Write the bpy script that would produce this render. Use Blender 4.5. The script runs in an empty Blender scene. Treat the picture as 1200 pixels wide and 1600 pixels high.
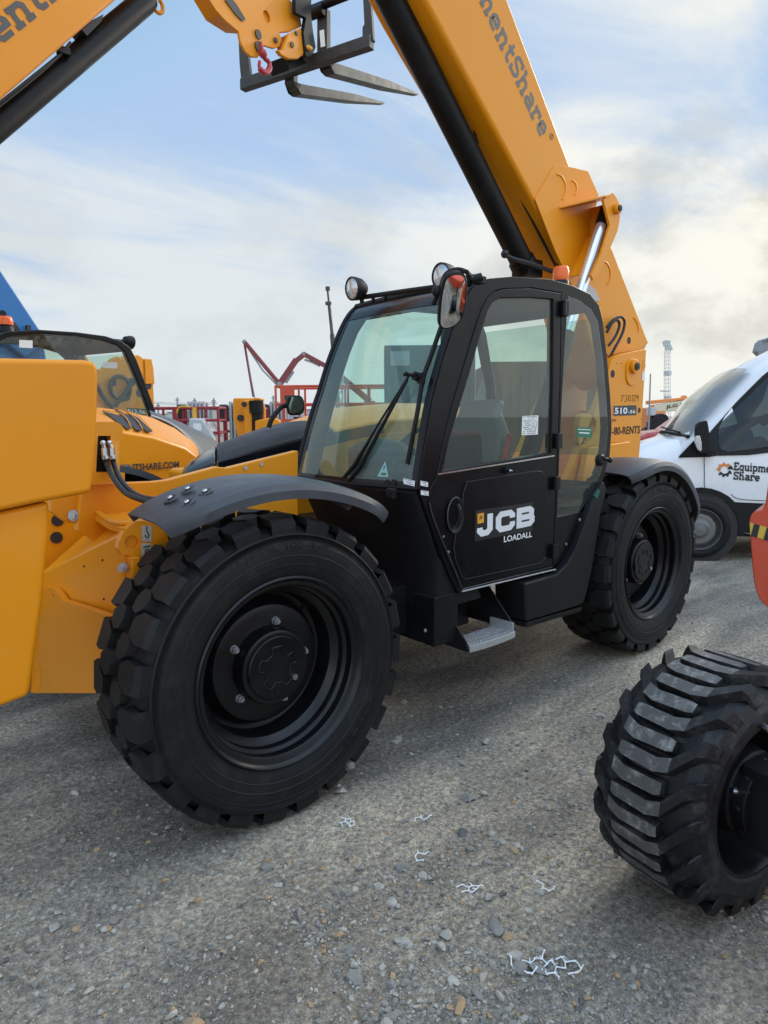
import bpy, bmesh, math, random
import numpy as np
from mathutils import Vector as V, Matrix
from mathutils.geometry import tessellate_polygon

random.seed(7)
rng = np.random.default_rng(7)
SC = bpy.context.scene
COL = SC.collection
PI = math.pi

# ------------------------------------------------------------------ surveyed camera (metres, X = towards the rear of the machine, Y = away, Z up)
CAM = V((-1.37597, -2.16794, 1.60147)); YAW = 0.7159575; PITCH = -0.1397947; ROLL = -0.007688; FPX = 1053.46
Fw = V((math.sin(YAW)*math.cos(PITCH), math.cos(YAW)*math.cos(PITCH), math.sin(PITCH)))
_R = V((math.cos(YAW), -math.sin(YAW), 0)); _U = _R.cross(Fw)
Rt = _R*math.cos(ROLL) + _U*math.sin(ROLL); Up = -_R*math.sin(ROLL) + _U*math.cos(ROLL)

def ray(u, v): return Fw*FPX + Rt*(u-600) + Up*(800-v)
def PL(u, v, o, n):                      # survey point (u, v) measured on the real plane through o with normal n
    d = ray(u, v); o = V(o); n = V(n)
    return CAM + d*((o-CAM).dot(n)/d.dot(n))
def PX(u, v, x): return PL(u, v, (x, 0, 0), (1, 0, 0))
def PY(u, v, y): return PL(u, v, (0, y, 0), (0, 1, 0))
def PZ(u, v, z=0): return PL(u, v, (0, 0, z), (0, 0, 1))
def PD(u, v, t): return CAM + ray(u, v)*(t/FPX)
def ys(pts, y): return [PY(a, b, y) for a, b in pts]
def xs(pts, x): return [PX(a, b, x) for a, b in pts]

def curve(pts, k=4, closed=False):       # Catmull-Rom smoothing
    pts = [V(p) for p in pts]; n = len(pts); out = []
    rngi = range(n if closed else n-1)
    for i in rngi:
        if closed: p0, p1, p2, p3 = pts[(i-1) % n], pts[i], pts[(i+1) % n], pts[(i+2) % n]
        else: p0, p1, p2, p3 = pts[max(i-1, 0)], pts[i], pts[i+1], pts[min(i+2, n-1)]
        for j in range(k):
            t = j/k
            out.append(0.5*((2*p1)+(p2-p0)*t+(2*p0-5*p1+4*p2-p3)*t*t+(3*p1-p0-3*p2+p3)*t**3))
    if not closed: out.append(pts[-1])
    return out

# ------------------------------------------------------------------ mesh builder
class MB:
    def __init__(s): s.v = []; s.f = []
    def add(s, vs, fs):
        b = len(s.v); s.v += [tuple(p) for p in vs]; s.f += [tuple(i+b for i in f) for f in fs]; return s
    def slab(s, pts, vec, holes=()):
        vec = V(vec); loops = [[V(p) for p in pts]]+[[V(p) for p in h] for h in holes]
        allp = [p for l in loops for p in l]; n = len(allp)
        if holes: tris = tessellate_polygon(loops)
        else: tris = [tuple(range(n))]
        fs = [tuple(t) for t in tris]+[tuple(i+n for i in reversed(t)) for t in tris]
        b = 0
        for l in loops:
            m = len(l)
            for i in range(m):
                j = (i+1) % m; fs.append((b+i, b+j, b+j+n, b+i+n))
            b += m
        return s.add(allp+[p+vec for p in allp], fs)
    def box(s, c, size, ax=None):
        ax = ax or (V((1, 0, 0)), V((0, 1, 0)), V((0, 0, 1)))
        c = V(c); h = [a*(d/2) for a, d in zip(ax, size)]
        vs = [c+h[0]*i+h[1]*j+h[2]*k for i in (-1, 1) for j in (-1, 1) for k in (-1, 1)]
        return s.add(vs, [(0, 1, 3, 2), (4, 6, 7, 5), (0, 4, 5, 1), (2, 3, 7, 6), (0, 2, 6, 4), (1, 5, 7, 3)])
    def bar(s, p, q, w, h, up=(0, 0, 1)):
        p = V(p); q = V(q); d = (q-p); L = d.length; d = d/L; up = V(up)
        a = d.cross(up)
        if a.length < 1e-4: a = d.cross(V((1, 0, 0)))
        a.normalize(); b = a.cross(d)
        return s.box((p+q)/2, (L, w, h), (d, a, b))
    def tube(s, path, r, n=10, cap=True, closed=False):
        path = [V(p) for p in path]; m = len(path)
        rr = r if isinstance(r, (list, tuple)) else [r]*m
        t0 = (path[1]-path[0]).normalized(); a = t0.orthogonal().normalized(); vs = []; fs = []
        for i, p in enumerate(path):
            if closed: t = (path[(i+1) % m]-path[i-1]).normalized()
            else: t = (path[min(i+1, m-1)]-path[max(i-1, 0)]).normalized()
            a = (a-t*a.dot(t)).normalized(); b = t.cross(a)
            for k in range(n):
                w = 2*PI*k/n; vs.append(p+(a*math.cos(w)+b*math.sin(w))*rr[i])
        for i in range(m if closed else m-1):
            for k in range(n):
                k2 = (k+1) % n; i2 = (i+1) % m
                fs.append((i*n+k, i*n+k2, i2*n+k2, i2*n+k))
        if cap and not closed: fs += [tuple(range(n)), tuple((m-1)*n+k for k in reversed(range(n)))]
        return s.add(vs, fs)
    def cyl(s, p, q, r, n=20, r2=None): return s.tube([p, q], [r, r if r2 is None else r2], n)
    def lathe(s, prof, o, axis, n=48, closed=False):
        o = V(o); ax = V(axis).normalized(); a = ax.orthogonal().normalized(); b = ax.cross(a); vs = []; fs = []; m = len(prof)
        for r, h in prof:
            for k in range(n):
                w = 2*PI*k/n; vs.append(o+ax*h+(a*math.cos(w)+b*math.sin(w))*r)
        for i in range(m if closed else m-1):
            i2 = (i+1) % m
            for k in range(n):
                k2 = (k+1) % n; fs.append((i*n+k, i*n+k2, i2*n+k2, i2*n+k))
        if not closed:
            if prof[0][0] > 1e-5: pass
        return s.add(vs, fs)
    def loft(s, loops, cap=True, ring=True):
        m = len(loops[0]); vs = [p for l in loops for p in l]; fs = []
        for i in range(len(loops)-1):
            for k in range(m if ring else m-1):
                k2 = (k+1) % m; fs.append((i*m+k, i*m+k2, (i+1)*m+k2, (i+1)*m+k))
        if cap and ring: fs += [tuple(range(m)), tuple((len(loops)-1)*m+k for k in reversed(range(m)))]
        return s.add(vs, fs)
    def ball(s, c, r, n=14, sq=(1, 1, 1)):
        c = V(c); vs = []; fs = []; h = n//2
        for i in range(h+1):
            t = PI*i/h
            for k in range(n):
                w = 2*PI*k/n; vs.append(c+V((math.sin(t)*math.cos(w)*sq[0], math.sin(t)*math.sin(w)*sq[1], math.cos(t)*sq[2]))*r)
        for i in range(h):
            for k in range(n):
                k2 = (k+1) % n; fs.append((i*n+k, (i+1)*n+k, (i+1)*n+k2, i*n+k2))
        return s.add(vs, fs)
    def build(s, name, mat, parent=None, bev=0, seg=2, smooth=True, ang=40, label=None, recalc=True, bang=35):
        me = bpy.data.meshes.new(name); me.from_pydata(s.v, [], s.f); me.validate()
        bm = bmesh.new(); bm.from_mesh(me)
        bmesh.ops.remove_doubles(bm, verts=bm.verts, dist=1e-6)
        if recalc: bmesh.ops.recalc_face_normals(bm, faces=bm.faces)
        bm.to_mesh(me); bm.free()
        me.materials.append(mat)
        if smooth:
            me.polygons.foreach_set('use_smooth', [True]*len(me.polygons))
            if not bev: me.set_sharp_from_angle(angle=math.radians(ang))
        o = bpy.data.objects.new(name, me); COL.objects.link(o)
        if bev:
            m = o.modifiers.new('bevel', 'BEVEL'); m.width = bev; m.segments = seg; m.limit_method = 'ANGLE'
            m.angle_limit = math.radians(bang); m.harden_normals = True
        if parent is not None: adopt(o, parent)
        if label: o['label'] = label
        return o

def adopt(o, parent):
    o.parent = parent; o.matrix_parent_inverse = world(parent).inverted()
def world(o):
    m = Matrix.LocRotScale(o.location, o.rotation_euler, o.scale)
    return m if o.parent is None else world(o.parent) @ o.matrix_parent_inverse @ m
def empty(name, loc, label, cat, group=None):
    o = bpy.data.objects.new(name, None); COL.objects.link(o); o.location = loc
    return tag(o, label, cat, group)
def tag(o, label=None, cat=None, group=None, kind=None):
    for k, v in (('label', label), ('category', cat), ('group', group), ('kind', kind)):
        if v: o[k] = v
    return o
def kids(o): return [c for c in COL.objects if c.parent == o]
def dup(o, loc=None, rotz=None, parent=None, label=None, scale=None):
    c = o.copy(); COL.objects.link(c)
    if parent is not None: c.parent = parent
    if loc is not None: c.location = loc
    if rotz is not None: c.rotation_euler = (0, 0, rotz)
    if scale is not None: c.scale = (scale,)*3
    if label: c['label'] = label
    for k in kids(o):
        dup(k, parent=c)
    return c

# ------------------------------------------------------------------ materials
def node(nt, t, **kw):
    n = nt.nodes.new(t)
    for k, v in kw.items():
        if k in n.inputs: n.inputs[k].default_value = v
        else: setattr(n, k, v)
    return n
def lin(c): return tuple(((x/255)/12.92 if x/255 < .04045 else ((x/255+.055)/1.055)**2.4) for x in c)
def mat(name, col, rough=.5, metal=0, var=.12, vs=6, coat=0, bump=0, bs=60, dust=0, dcol=(.30, .28, .25), dscale=5, dlo=.5, spec=.5, aniso=None):
    m = bpy.data.materials.new(name); m.use_nodes = True; nt = m.node_tree; b = nt.nodes['Principled BSDF']
    tc = node(nt, 'ShaderNodeTexCoord')
    n1 = node(nt, 'ShaderNodeTexNoise', Scale=vs, Detail=6, Roughness=.6)
    nt.links.new(tc.outputs['Object'], n1.inputs['Vector'])
    mx = node(nt, 'ShaderNodeMix', data_type='RGBA')
    mx.inputs[6].default_value = (*[c*(1-var) for c in col], 1); mx.inputs[7].default_value = (*[min(1, c*(1+var)) for c in col], 1)
    nt.links.new(n1.outputs['Fac'], mx.inputs[0]); out = mx.outputs[2]
    rr = node(nt, 'ShaderNodeMapRange'); rr.inputs[1].default_value = .3; rr.inputs[2].default_value = .7
    rr.inputs[3].default_value = max(.02, rough-.07); rr.inputs[4].default_value = min(1, rough+.08)
    nt.links.new(n1.outputs['Fac'], rr.inputs[0]); ro = rr.outputs[0]
    if dust:
        n2 = node(nt, 'ShaderNodeTexNoise', Scale=dscale, Detail=10, Roughness=.7)
        nt.links.new(tc.outputs['Object'], n2.inputs['Vector'])
        mr = node(nt, 'ShaderNodeMapRange'); mr.inputs[1].default_value = dlo; mr.inputs[2].default_value = dlo+.2; mr.inputs[4].default_value = dust
        nt.links.new(n2.outputs['Fac'], mr.inputs[0])
        m2 = node(nt, 'ShaderNodeMix', data_type='RGBA'); m2.inputs[7].default_value = (*dcol, 1)
        nt.links.new(mr.outputs[0], m2.inputs[0]); nt.links.new(out, m2.inputs[6]); out = m2.outputs[2]
        ra = node(nt, 'ShaderNodeMix'); ra.inputs[3].default_value = .95
        nt.links.new(mr.outputs[0], ra.inputs[0]); nt.links.new(ro, ra.inputs[2]); ro = ra.outputs[0]
    nt.links.new(out, b.inputs['Base Color']); nt.links.new(ro, b.inputs['Roughness'])
    b.inputs['Metallic'].default_value = metal; b.inputs['Coat Weight'].default_value = coat; b.inputs['Coat Roughness'].default_value = .12
    b.inputs['Specular IOR Level'].default_value = spec
    if bump:
        n3 = node(nt, 'ShaderNodeTexNoise', Scale=bs, Detail=5)
        nt.links.new(tc.outputs['Object'], n3.inputs['Vector'])
        bp = node(nt, 'ShaderNodeBump', Strength=bump, Distance=.01)
        nt.links.new(n3.outputs['Fac'], bp.inputs['Height']); nt.links.new(bp.outputs['Normal'], b.inputs['Normal'])
    return m
def glass(name, tint, gloss=1.0, refl=(1, 1, 1), f0=1.45, refl_haze=0, refl_haze_col=(.5, .5, .5)):
    m = bpy.data.materials.new(name); m.use_nodes = True; nt = m.node_tree; nt.nodes.clear()
    o = node(nt, 'ShaderNodeOutputMaterial'); t = node(nt, 'ShaderNodeBsdfTransparent'); t.inputs[0].default_value = (*tint, 1)
    g = node(nt, 'ShaderNodeBsdfGlossy', Roughness=.01); g.inputs[0].default_value = (*refl, 1)
    fr = node(nt, 'ShaderNodeFresnel'); ge = node(nt, 'ShaderNodeNewGeometry'); io = node(nt, 'ShaderNodeMath', operation='MULTIPLY_ADD'); io.inputs[1].default_value = 1/f0-f0; io.inputs[2].default_value = f0
    nt.links.new(ge.outputs['Backfacing'], io.inputs[0]); nt.links.new(io.outputs[0], fr.inputs['IOR']); ml = node(nt, 'ShaderNodeMath', operation='MULTIPLY'); ml.inputs[1].default_value = gloss
    nt.links.new(fr.outputs[0], ml.inputs[0])
    mx = node(nt, 'ShaderNodeMixShader'); nt.links.new(ml.outputs[0], mx.inputs[0])
    base = t.outputs[0]
    if refl_haze:  # diffuse layer stands in for sky reflection and haze on the panes
        d = node(nt, 'ShaderNodeBsdfDiffuse'); d.inputs[0].default_value = (*refl_haze_col, 1)
        m0 = node(nt, 'ShaderNodeMixShader'); m0.inputs[0].default_value = refl_haze
        nt.links.new(t.outputs[0], m0.inputs[1]); nt.links.new(d.outputs[0], m0.inputs[2]); base = m0.outputs[0]
    nt.links.new(base, mx.inputs[1]); nt.links.new(g.outputs[0], mx.inputs[2]); nt.links.new(mx.outputs[0], o.inputs[0])
    return m

M = {}
M['yellow'] = mat('yellow_paint', (.81, .290, .004), .40, coat=.15, spec=.36, var=.04, vs=3, bump=.03, bs=25, dust=.05, dcol=(.5, .33, .12), dscale=2.5)
M['yellow_old'] = mat('yellow_paint_dusty', (.76, .262, .003), .42, coat=.08, bump=.05, bs=5, spec=.30, var=.06, vs=3, dust=.08, dcol=(.46, .31, .12), dscale=3)
M['black'] = mat('black_gloss_paint', (.005, .005, .006), .32, coat=.0, var=.2, dust=.03, dcol=(.10, .095, .09), dscale=4, bump=.02, bs=30, spec=.22)
M['satin'] = mat('black_satin_paint', (.008, .008, .009), .42, var=.2, dust=.10, dcol=(.07, .066, .06), dscale=3, spec=.22)
M['plastic'] = mat('dark_grey_plastic', (.042, .047, .057), .40, var=.12, dust=.18, dcol=(.13, .125, .12), dscale=3, bump=.15, bs=250)
M['moulded'] = mat('black_moulded_plastic', (.009, .009, .010), .46, var=.2, bump=.1, bs=250, dust=.08, dcol=(.06, .06, .06), spec=.25)
M['rubber'] = mat('tyre_rubber', (.008, .008, .0085), .58, var=.25, vs=9, bump=.12, bs=120, dust=.4, dcol=(.042, .038, .033), spec=.28, dscale=7, dlo=.5)
M['dusty_rubber'] = mat('dusty_tyre_rubber', (.012, .012, .013), .52, spec=.3, var=.25, vs=9, bump=.2, bs=90, dust=.22, dcol=(.20, .195, .18), dscale=16, dlo=.50)
M['dusty_lug'] = mat('dusty_lug_top', (.075, .073, .069), .62, var=.35, vs=14, bump=.2, bs=90, dust=.75, dcol=(.36, .35, .33), dscale=22, dlo=.50)
M['rim'] = mat('black_rim_paint', (.005, .005, .006), .34, coat=.0, spec=.35, var=.2, dust=.06, dcol=(.08, .075, .07), dscale=6)
M['steel'] = mat('bright_steel', (.62, .63, .65), .3, 1, var=.1)
M['chrome'] = mat('chromed_rod', (.80, .83, .88), .16, .75, var=.03)
M['zinc'] = mat('galvanised_steel', (.50, .51, .52), .45, .55, var=.25, vs=30, dust=.2, dcol=(.4, .38, .35), dscale=14)
M['darksteel'] = mat('dark_fork_steel', (.06, .058, .052), .5, .4, var=.3, dust=.3, dcol=(.18, .16, .13), dscale=8)
M['hose'] = mat('black_hose', (.014, .014, .015), .42, var=.1)
M['white'] = mat('white_vinyl', (.80, .80, .80), .45, var=.03)
M['sticker'] = mat('white_paper', (.78, .78, .77), .6, var=.04)
M['nut'] = mat('dark_steel_nut', (.34, .34, .36), .4, .6, var=.3, vs=30)
M['ink'] = mat('printed_ink', (.02, .02, .022), .6, var=.1)
M['lettergrey'] = mat('dark_grey_lettering', (.085, .08, .075), .5, var=.08)
M['letterfade'] = mat('grey_lettering', (.16, .145, .125), .5, var=.08)
M['green'] = mat('green_sticker', (.02, .16, .08), .5)
M['gold'] = mat('yellow_logo', (.80, .36, .03), .5)
M['logoor'] = mat('orange_logo', (.75, .22, .04), .5)
M['orange'] = mat('red_orange_paint', (.56, .062, .022), .36, coat=.35, var=.08, dust=.15, dcol=(.4, .25, .2))
M['maroon'] = mat('dark_red_paint', (.30, .020, .030), .45, var=.1, dust=.1)
M['boomred'] = mat('weathered_red_paint', (.20, .035, .038), .5, var=.15)
M['blue'] = mat('blue_paint', (.015, .15, .42), .42, var=.08)
M['grey'] = mat('mid_grey_paint', (.24, .25, .26), .5, var=.12)
M['lightgrey'] = mat('light_grey_paint', (.46, .47, .47), .5, var=.1)
M['pale'] = mat('haze_paled_steel', (.50, .51, .52), .6, var=.05)  # lightened so that distance haze is part of the tower's colour
M['cream'] = mat('cream_paint', (.62, .54, .38), .5, var=.1)
M['vanwhite'] = mat('white_van_paint', (.80, .81, .84), .22, coat=.6, var=.03, dust=.12, dcol=(.5, .48, .45), dscale=2)
M['container'] = mat('dark_container_paint', (.045, .05, .055), .6, var=.2, dust=.2, dcol=(.1, .1, .1))
M['seat'] = mat('grey_seat_vinyl', (.11, .11, .112), .55, var=.12, bump=.1, bs=150)
M['seatback'] = mat('beige_seat_shell', (.20, .185, .16), .55, var=.12)
M['redint'] = mat('red_seat_belt', (.32, .02, .02), .5)
M['dash'] = mat('dash_plastic', (.03, .031, .033), .55, var=.1, bump=.1, bs=200)
M['amber'] = mat('amber_lens', (.95, .135, .01), .2, coat=.1, var=.15, vs=40)
M['lens'] = mat('lamp_lens', (.62, .64, .66), .12, .55, var=.25, vs=60, coat=1)
M['mirror'] = mat('mirror_glass', (.88, .90, .90), .015, 1, var=.01)
M['glass'] = glass('cab_side_glass', (.76, .88, .82), 1.3, refl_haze=.055, refl_haze_col=(.40, .46, .43))
M['wsglass'] = glass('windscreen_glass', (.72, .95, .89), 1.2, refl_haze=.13, refl_haze_col=(.44, .64, .58))
M['darkglass'] = glass('dark_glass', (.25, .29, .27), 1.4)
M['vanglass'] = glass('van_glass', (.30, .34, .35), 1.0)
M['band'] = mat('windscreen_black_band', (.006, .007, .011), .16, coat=.0, spec=.3, var=.1)
M['wire'] = mat('white_netting_plastic', (.78, .80, .82), .5, var=.05)
M['skyblue'] = mat('pale_warning_sticker', (.45, .62, .68), .5)
M['yellowrail'] = mat('yellow_rail_paint', (.70, .40, .02), .45)
M['hazyellow'] = mat('hazard_yellow_tape', (.62, .42, .05), .45, var=.1)
M['greendark'] = mat('green_cap', (.01, .10, .07), .4)
M['puddle'] = mat('wet_silt', (.16, .16, .155), .08, var=.2)
M['vest'] = mat('lime_vest', (.45, .62, .03), .7)

# ------------------------------------------------------------------ lettering
def text(name, body, o, right, up, m, parent, width=None, height=None, off=0.0, depth=.0012, nrm=None, label=None):
    cu = bpy.data.curves.new(name, 'FONT'); cu.body = body; cu.size = 1; cu.offset = off; cu.resolution_u = 3
    t = bpy.data.objects.new('t', cu); me0 = bpy.data.meshes.new_from_object(t)
    vs = np.empty(len(me0.vertices)*3, np.float32); me0.vertices.foreach_get('co', vs); vs = vs.reshape(-1, 3)
    fs = [tuple(p.vertices) for p in me0.polygons]
    bpy.data.objects.remove(t); bpy.data.meshes.remove(me0)
    x0, x1, y0, y1 = vs[:, 0].min(), vs[:, 0].max(), vs[:, 1].min(), vs[:, 1].max()
    if body.isupper() or body.replace('-', '').isdigit() or True: y0 = min(0, y0) if any(c in body for c in 'gpqyj') else y0
    right = V(right); up = V(up); ul = up.normalized(); rl = right.normalized()
    W = width or right.length; H = height or up.length
    n = V(nrm) if nrm is not None else rl.cross(ul).normalized()
    sx = W/(x1-x0); sy = H/(y1-y0)
    vv = [V(o)+rl*((p[0]-x0)*sx)+ul*((p[1]-y0)*sy)+n*depth for p in vs]
    b = MB(); b.add(vv, fs); bm = b.build(name, m, parent, smooth=False, label=label, recalc=False)
    return bm

def strokes(mb, polys, th, o, ex, ey, n, depth=.001):
    k = 0
    for pl in polys:
        P = [V((p[0], p[1])) for p in pl]; m = len(P); L = []; Rr = []
        for i in range(m):
            d1 = (P[i]-P[i-1]).normalized() if i > 0 else (P[1]-P[0]).normalized()
            d2 = (P[i+1]-P[i]).normalized() if i < m-1 else d1
            nn = V((-(d1.y+d2.y), d1.x+d2.x)); nn.normalize()
            c = max(.45, nn.dot(V((-d1.y, d1.x)))); w = th/2/c
            L.append(P[i]+nn*w); Rr.append(P[i]-nn*w)
        z = depth+k*.00025; k += 1
        vs = [V(o)+ex*p.x+ey*p.y+n*z for p in L+Rr]
        mb.add(vs, [(i, i+1, m+i+1, m+i) for i in range(m-1)])

SL = {'m': (1.85, [[(.25, 0), (.25, 1)], [(0, .89), (.25, .89)], [(.25, .7), (.42, .87), (.75, .87), (.9, .7), (.9, 0)], [(.9, .7), (1.07, .87), (1.4, .87), (1.55, .7), (1.55, 0)], [(0, .11), (.5, .11)], [(.7, .11), (1.15, .11)], [(1.35, .11), (1.8, .11)]]),
 'n': (1.25, [[(.25, 0), (.25, 1)], [(0, .89), (.25, .89)], [(.25, .7), (.42, .87), (.75, .87), (.93, .7), (.93, 0)], [(0, .11), (.5, .11)], [(.72, .11), (1.2, .11)]]),
 'e': (1.15, [[(.2, .5), (.96, .5), (.96, .68), (.8, .87), (.36, .87), (.16, .68), (.16, .32), (.36, .13), (.95, .13)]]),
 't': (.9, [[(.32, 1.3), (.32, .3), (.47, .13), (.8, .13)], [(0, .87), (.78, .87)]]),
 'S': (1.2, [[(1.0, .98), (1.0, 1.27), (.33, 1.27), (.15, 1.1), (.15, .92), (.33, .77), (.82, .63), (1.0, .48), (1.0, .3), (.82, .13), (.14, .13), (.14, .45)]]),
 'h': (1.25, [[(.25, 0), (.25, 1.4)], [(0, 1.29), (.25, 1.29)], [(.25, .7), (.42, .87), (.75, .87), (.93, .7), (.93, 0)], [(0, .11), (.5, .11)], [(.72, .11), (1.2, .11)]]),
 'a': (1.2, [[(.2, .87), (.75, .87), (.92, .7), (.92, .0)], [(.92, .5), (.35, .5), (.17, .38), (.17, .25), (.33, .12), (.7, .12), (.92, .28)], [(.92, .11), (1.15, .11)]]),
 'r': (.98, [[(.25, 0), (.25, 1)], [(0, .89), (.25, .89)], [(.25, .65), (.45, .87), (.88, .87), (.88, .6)], [(0, .11), (.58, .11)]]),
 'u': (1.25, [[(0, .89), (.25, .89)], [(.25, 1), (.25, .3), (.42, .13), (.72, .13), (.92, .3)], [(.92, 1), (.92, 0)], [(.67, .89), (.92, .89)], [(.92, .11), (1.18, .11)]]),
 'i': (.62, [[(.27, 0), (.27, 1)], [(0, .89), (.27, .89)], [(0, .11), (.55, .11)], [(.27, 1.18), (.27, 1.44)]]),
 'p': (1.2, [[(.25, -.42), (.25, 1)], [(0, .89), (.25, .89)], [(.25, .87), (.78, .87), (.97, .67), (.97, .33), (.78, .13), (.25, .13)], [(0, -.31), (.52, -.31)]]),
 'q': (1.2, [[(.93, -.42), (.93, 1)], [(.93, .87), (.38, .87), (.18, .67), (.18, .33), (.38, .13), (.93, .13)], [(.68, -.31), (1.18, -.31)]]),
 'E': (1.25, [[(.27, 0), (.27, 1.4)], [(0, 1.27), (1.08, 1.27), (1.08, .98)], [(0, .13), (1.1, .13), (1.1, .44)], [(.27, .72), (.8, .72)]]),
 'J': (.88, [[(.14, .42), (.14, .27), (.26, .14), (.5, .14), (.64, .28), (.64, 1)]]),
 'C': (1.05, [[(.87, .60), (.87, .73), (.74, .86), (.28, .86), (.14, .7), (.14, .3), (.28, .14), (.74, .14), (.87, .27), (.87, .42)]]),
 'B': (1.0, [[(.14, 0), (.14, 1)], [(.14, .865), (.70, .865), (.82, .77), (.82, .6), (.72, .5), (.14, .5)], [(.72, .5), (.86, .4), (.86, .25), (.74, .135), (.14, .135)]])}
def slabtext(name, body, o, right, up, m, parent, width, xh, th=.27, gap=.0, nrm=None, stretch=None):
    rl = V(right).normalized(); ul = V(up).normalized(); n = V(nrm) if nrm is not None else rl.cross(ul).normalized()
    tot = sum(SL[c][0]+gap for c in body); sx = width/tot; mb = MB(); x = 0
    for c in body:
        strokes(mb, SL[c][1], th, V(o)+rl*(x*sx), rl*sx, ul*xh, n); x += SL[c][0]+gap
    return mb.build(name, m, parent, smooth=False, recalc=False)
def ring(c, r, ex, ey, n=24, a0=0, a1=2*PI):
    return [V(c)+ex*(r*math.cos(a0+(a1-a0)*i/n))+ey*(r*math.sin(a0+(a1-a0)*i/n)) for i in range(n+(1 if a1-a0 < 2*PI-.01 else 0))]
EX = V((1, 0, 0)); EY = V((0, 1, 0)); EZ = V((0, 0, 1))
SKYX, SKYY = 2.3, .7
SKYGAIN = (1.45, 1.40, 1.22)
SKYMAX = (2.45, 3.45, 4.95)
CLOUD = (4.35, 4.62, 4.72)
CLOUDSUN = (5.6, 5.35, 4.55)
BELX = .2
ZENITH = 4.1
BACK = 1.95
SUNE = 1.3
EXPO = 0.80
# ================================================================== SETTING: ground, sky, light
def vnoise(x, y, seed=0):
    r = np.random.default_rng(seed); G = r.random((64, 64))
    xi = np.floor(x).astype(int); yi = np.floor(y).astype(int); fx = x-xi; fy = y-yi
    fx = fx*fx*(3-2*fx); fy = fy*fy*(3-2*fy); a = G[xi % 64, yi % 64]; b = G[(xi+1) % 64, yi % 64]; c = G[xi % 64, (yi+1) % 64]; d = G[(xi+1) % 64, (yi+1) % 64]
    return a*(1-fx)*(1-fy)+b*fx*(1-fy)+c*(1-fx)*fy+d*fx*fy
def gz(x, y):                                       # height of the gravel yard
    x = np.asarray(x, float); y = np.asarray(y, float)
    z = (vnoise(x*.7+3, y*.7+9, 1)-.5)*.05+(vnoise(x*2.3, y*2.3, 2)-.5)*.022+(vnoise(x*7, y*7, 3)-.5)*.012+(vnoise(x*19, y*19, 4)-.5)*.006
    s = (x*.80+y*.6); t = (-x*.6+y*.8)               # shallow wheel tracks
    z += .012*np.sin(t*5.0+vnoise(s*.6, t*.6, 5)*3)
    d = np.minimum(np.minimum(np.hypot(x-0, y-.2), np.hypot(x-2.93, y-.2)), np.hypot(x-.62, y+1.2))
    k = np.clip((d-.35)/.6, 0, 1); far = np.clip(1-(np.hypot(x, y)-12)/20, 0, 1)
    return (z-.012)*(.15+.85*k)*far-.004
def axis_lines(lo, hi, step, ext):
    a = list(np.arange(lo, hi, step)); s = step
    while a[-1] < ext: s *= 1.25; a.append(a[-1]+s)
    s = step; 
    while a[0] > -ext: s *= 1.25; a.insert(0, a[0]-s)
    return np.array(a)
gx = axis_lines(-1.6, 4.2, .025, 700); gy = axis_lines(-2.2, 2.2, .025, 700)
XX, YY = np.meshgrid(gx, gy, indexing='ij'); ZZ = gz(XX, YY)
me = bpy.data.meshes.new('ground'); nx, ny = XX.shape
co = np.stack([XX, YY, ZZ], -1).reshape(-1, 3).astype(np.float32)
idx = np.arange(nx*ny).reshape(nx, ny); q = np.stack([idx[:-1, :-1], idx[1:, :-1], idx[1:, 1:], idx[:-1, 1:]], -1).reshape(-1, 4)
me.vertices.add(len(co)); me.vertices.foreach_set('co', co.ravel()); me.loops.add(q.size); me.loops.foreach_set('vertex_index', q.ravel().astype(np.int32))
me.polygons.add(len(q)); me.polygons.foreach_set('loop_start', (np.arange(len(q))*4).astype(np.int32)); me.polygons.foreach_set('use_smooth', [True]*len(q)); me.update(); me.validate()
ground = bpy.data.objects.new('ground', me); COL.objects.link(ground); tag(ground, 'grey compacted gravel and silt yard', kind='structure')
m = bpy.data.materials.new('gravel_ground'); m.use_nodes = True; nt = m.node_tree; b = nt.nodes['Principled BSDF']; L = nt.links.new
tc = node(nt, 'ShaderNodeTexCoord')
def nz(s, d=8, r=.6, mapping=None):
    n = node(nt, 'ShaderNodeTexNoise', Scale=s, Detail=d, Roughness=r); L((mapping or tc).outputs['Object' if mapping is None else 0], n.inputs['Vector']); return n
def rmp(src, stops):
    r = node(nt, 'ShaderNodeValToRGB'); L(src, r.inputs[0]); e = r.color_ramp.elements
    while len(e) > 1: e.remove(e[-1])
    e[0].position = stops[0][0]; e[0].color = (*stops[0][1], 1)
    for p, c in stops[1:]:
        x = e.new(p); x.color = (*c, 1)
    return r
def mixc(f, a, bb, mode='MIX'):
    x = node(nt, 'ShaderNodeMix', data_type='RGBA', blend_type=mode); L(f, x.inputs[0]) if not isinstance(f, float) else setattr(x.inputs[0], 'default_value', f); L(a, x.inputs[6]); L(bb, x.inputs[7]); return x.outputs[2]
ta = PZ(0, 1480); tb_ = PZ(560, 1212); ang_t = math.atan2(tb_.y-ta.y, tb_.x-ta.x)
mp = node(nt, 'ShaderNodeMapping'); L(tc.outputs['Object'], mp.inputs[0]); mp.inputs['Rotation'].default_value = (0, 0, -ang_t); mp.inputs['Scale'].default_value = (.42, 1.9, 1)
big = nz(1.15, 7, .58, mp); base = rmp(big.outputs['Fac'], [(.30, (.150, .138, .120)), (.42, (.25, .226, .19)), (.52, (.365, .325, .264)), (.66, (.53, .468, .37))])
grey = nz(.55, 5, .6); gm = rmp(grey.outputs['Fac'], [(.40, (.72, .74, .77)), (.60, (1.08, 1.04, .98))])
base2 = mixc(1.0, base.outputs[0], gm.outputs[0], 'MULTIPLY')
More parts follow.
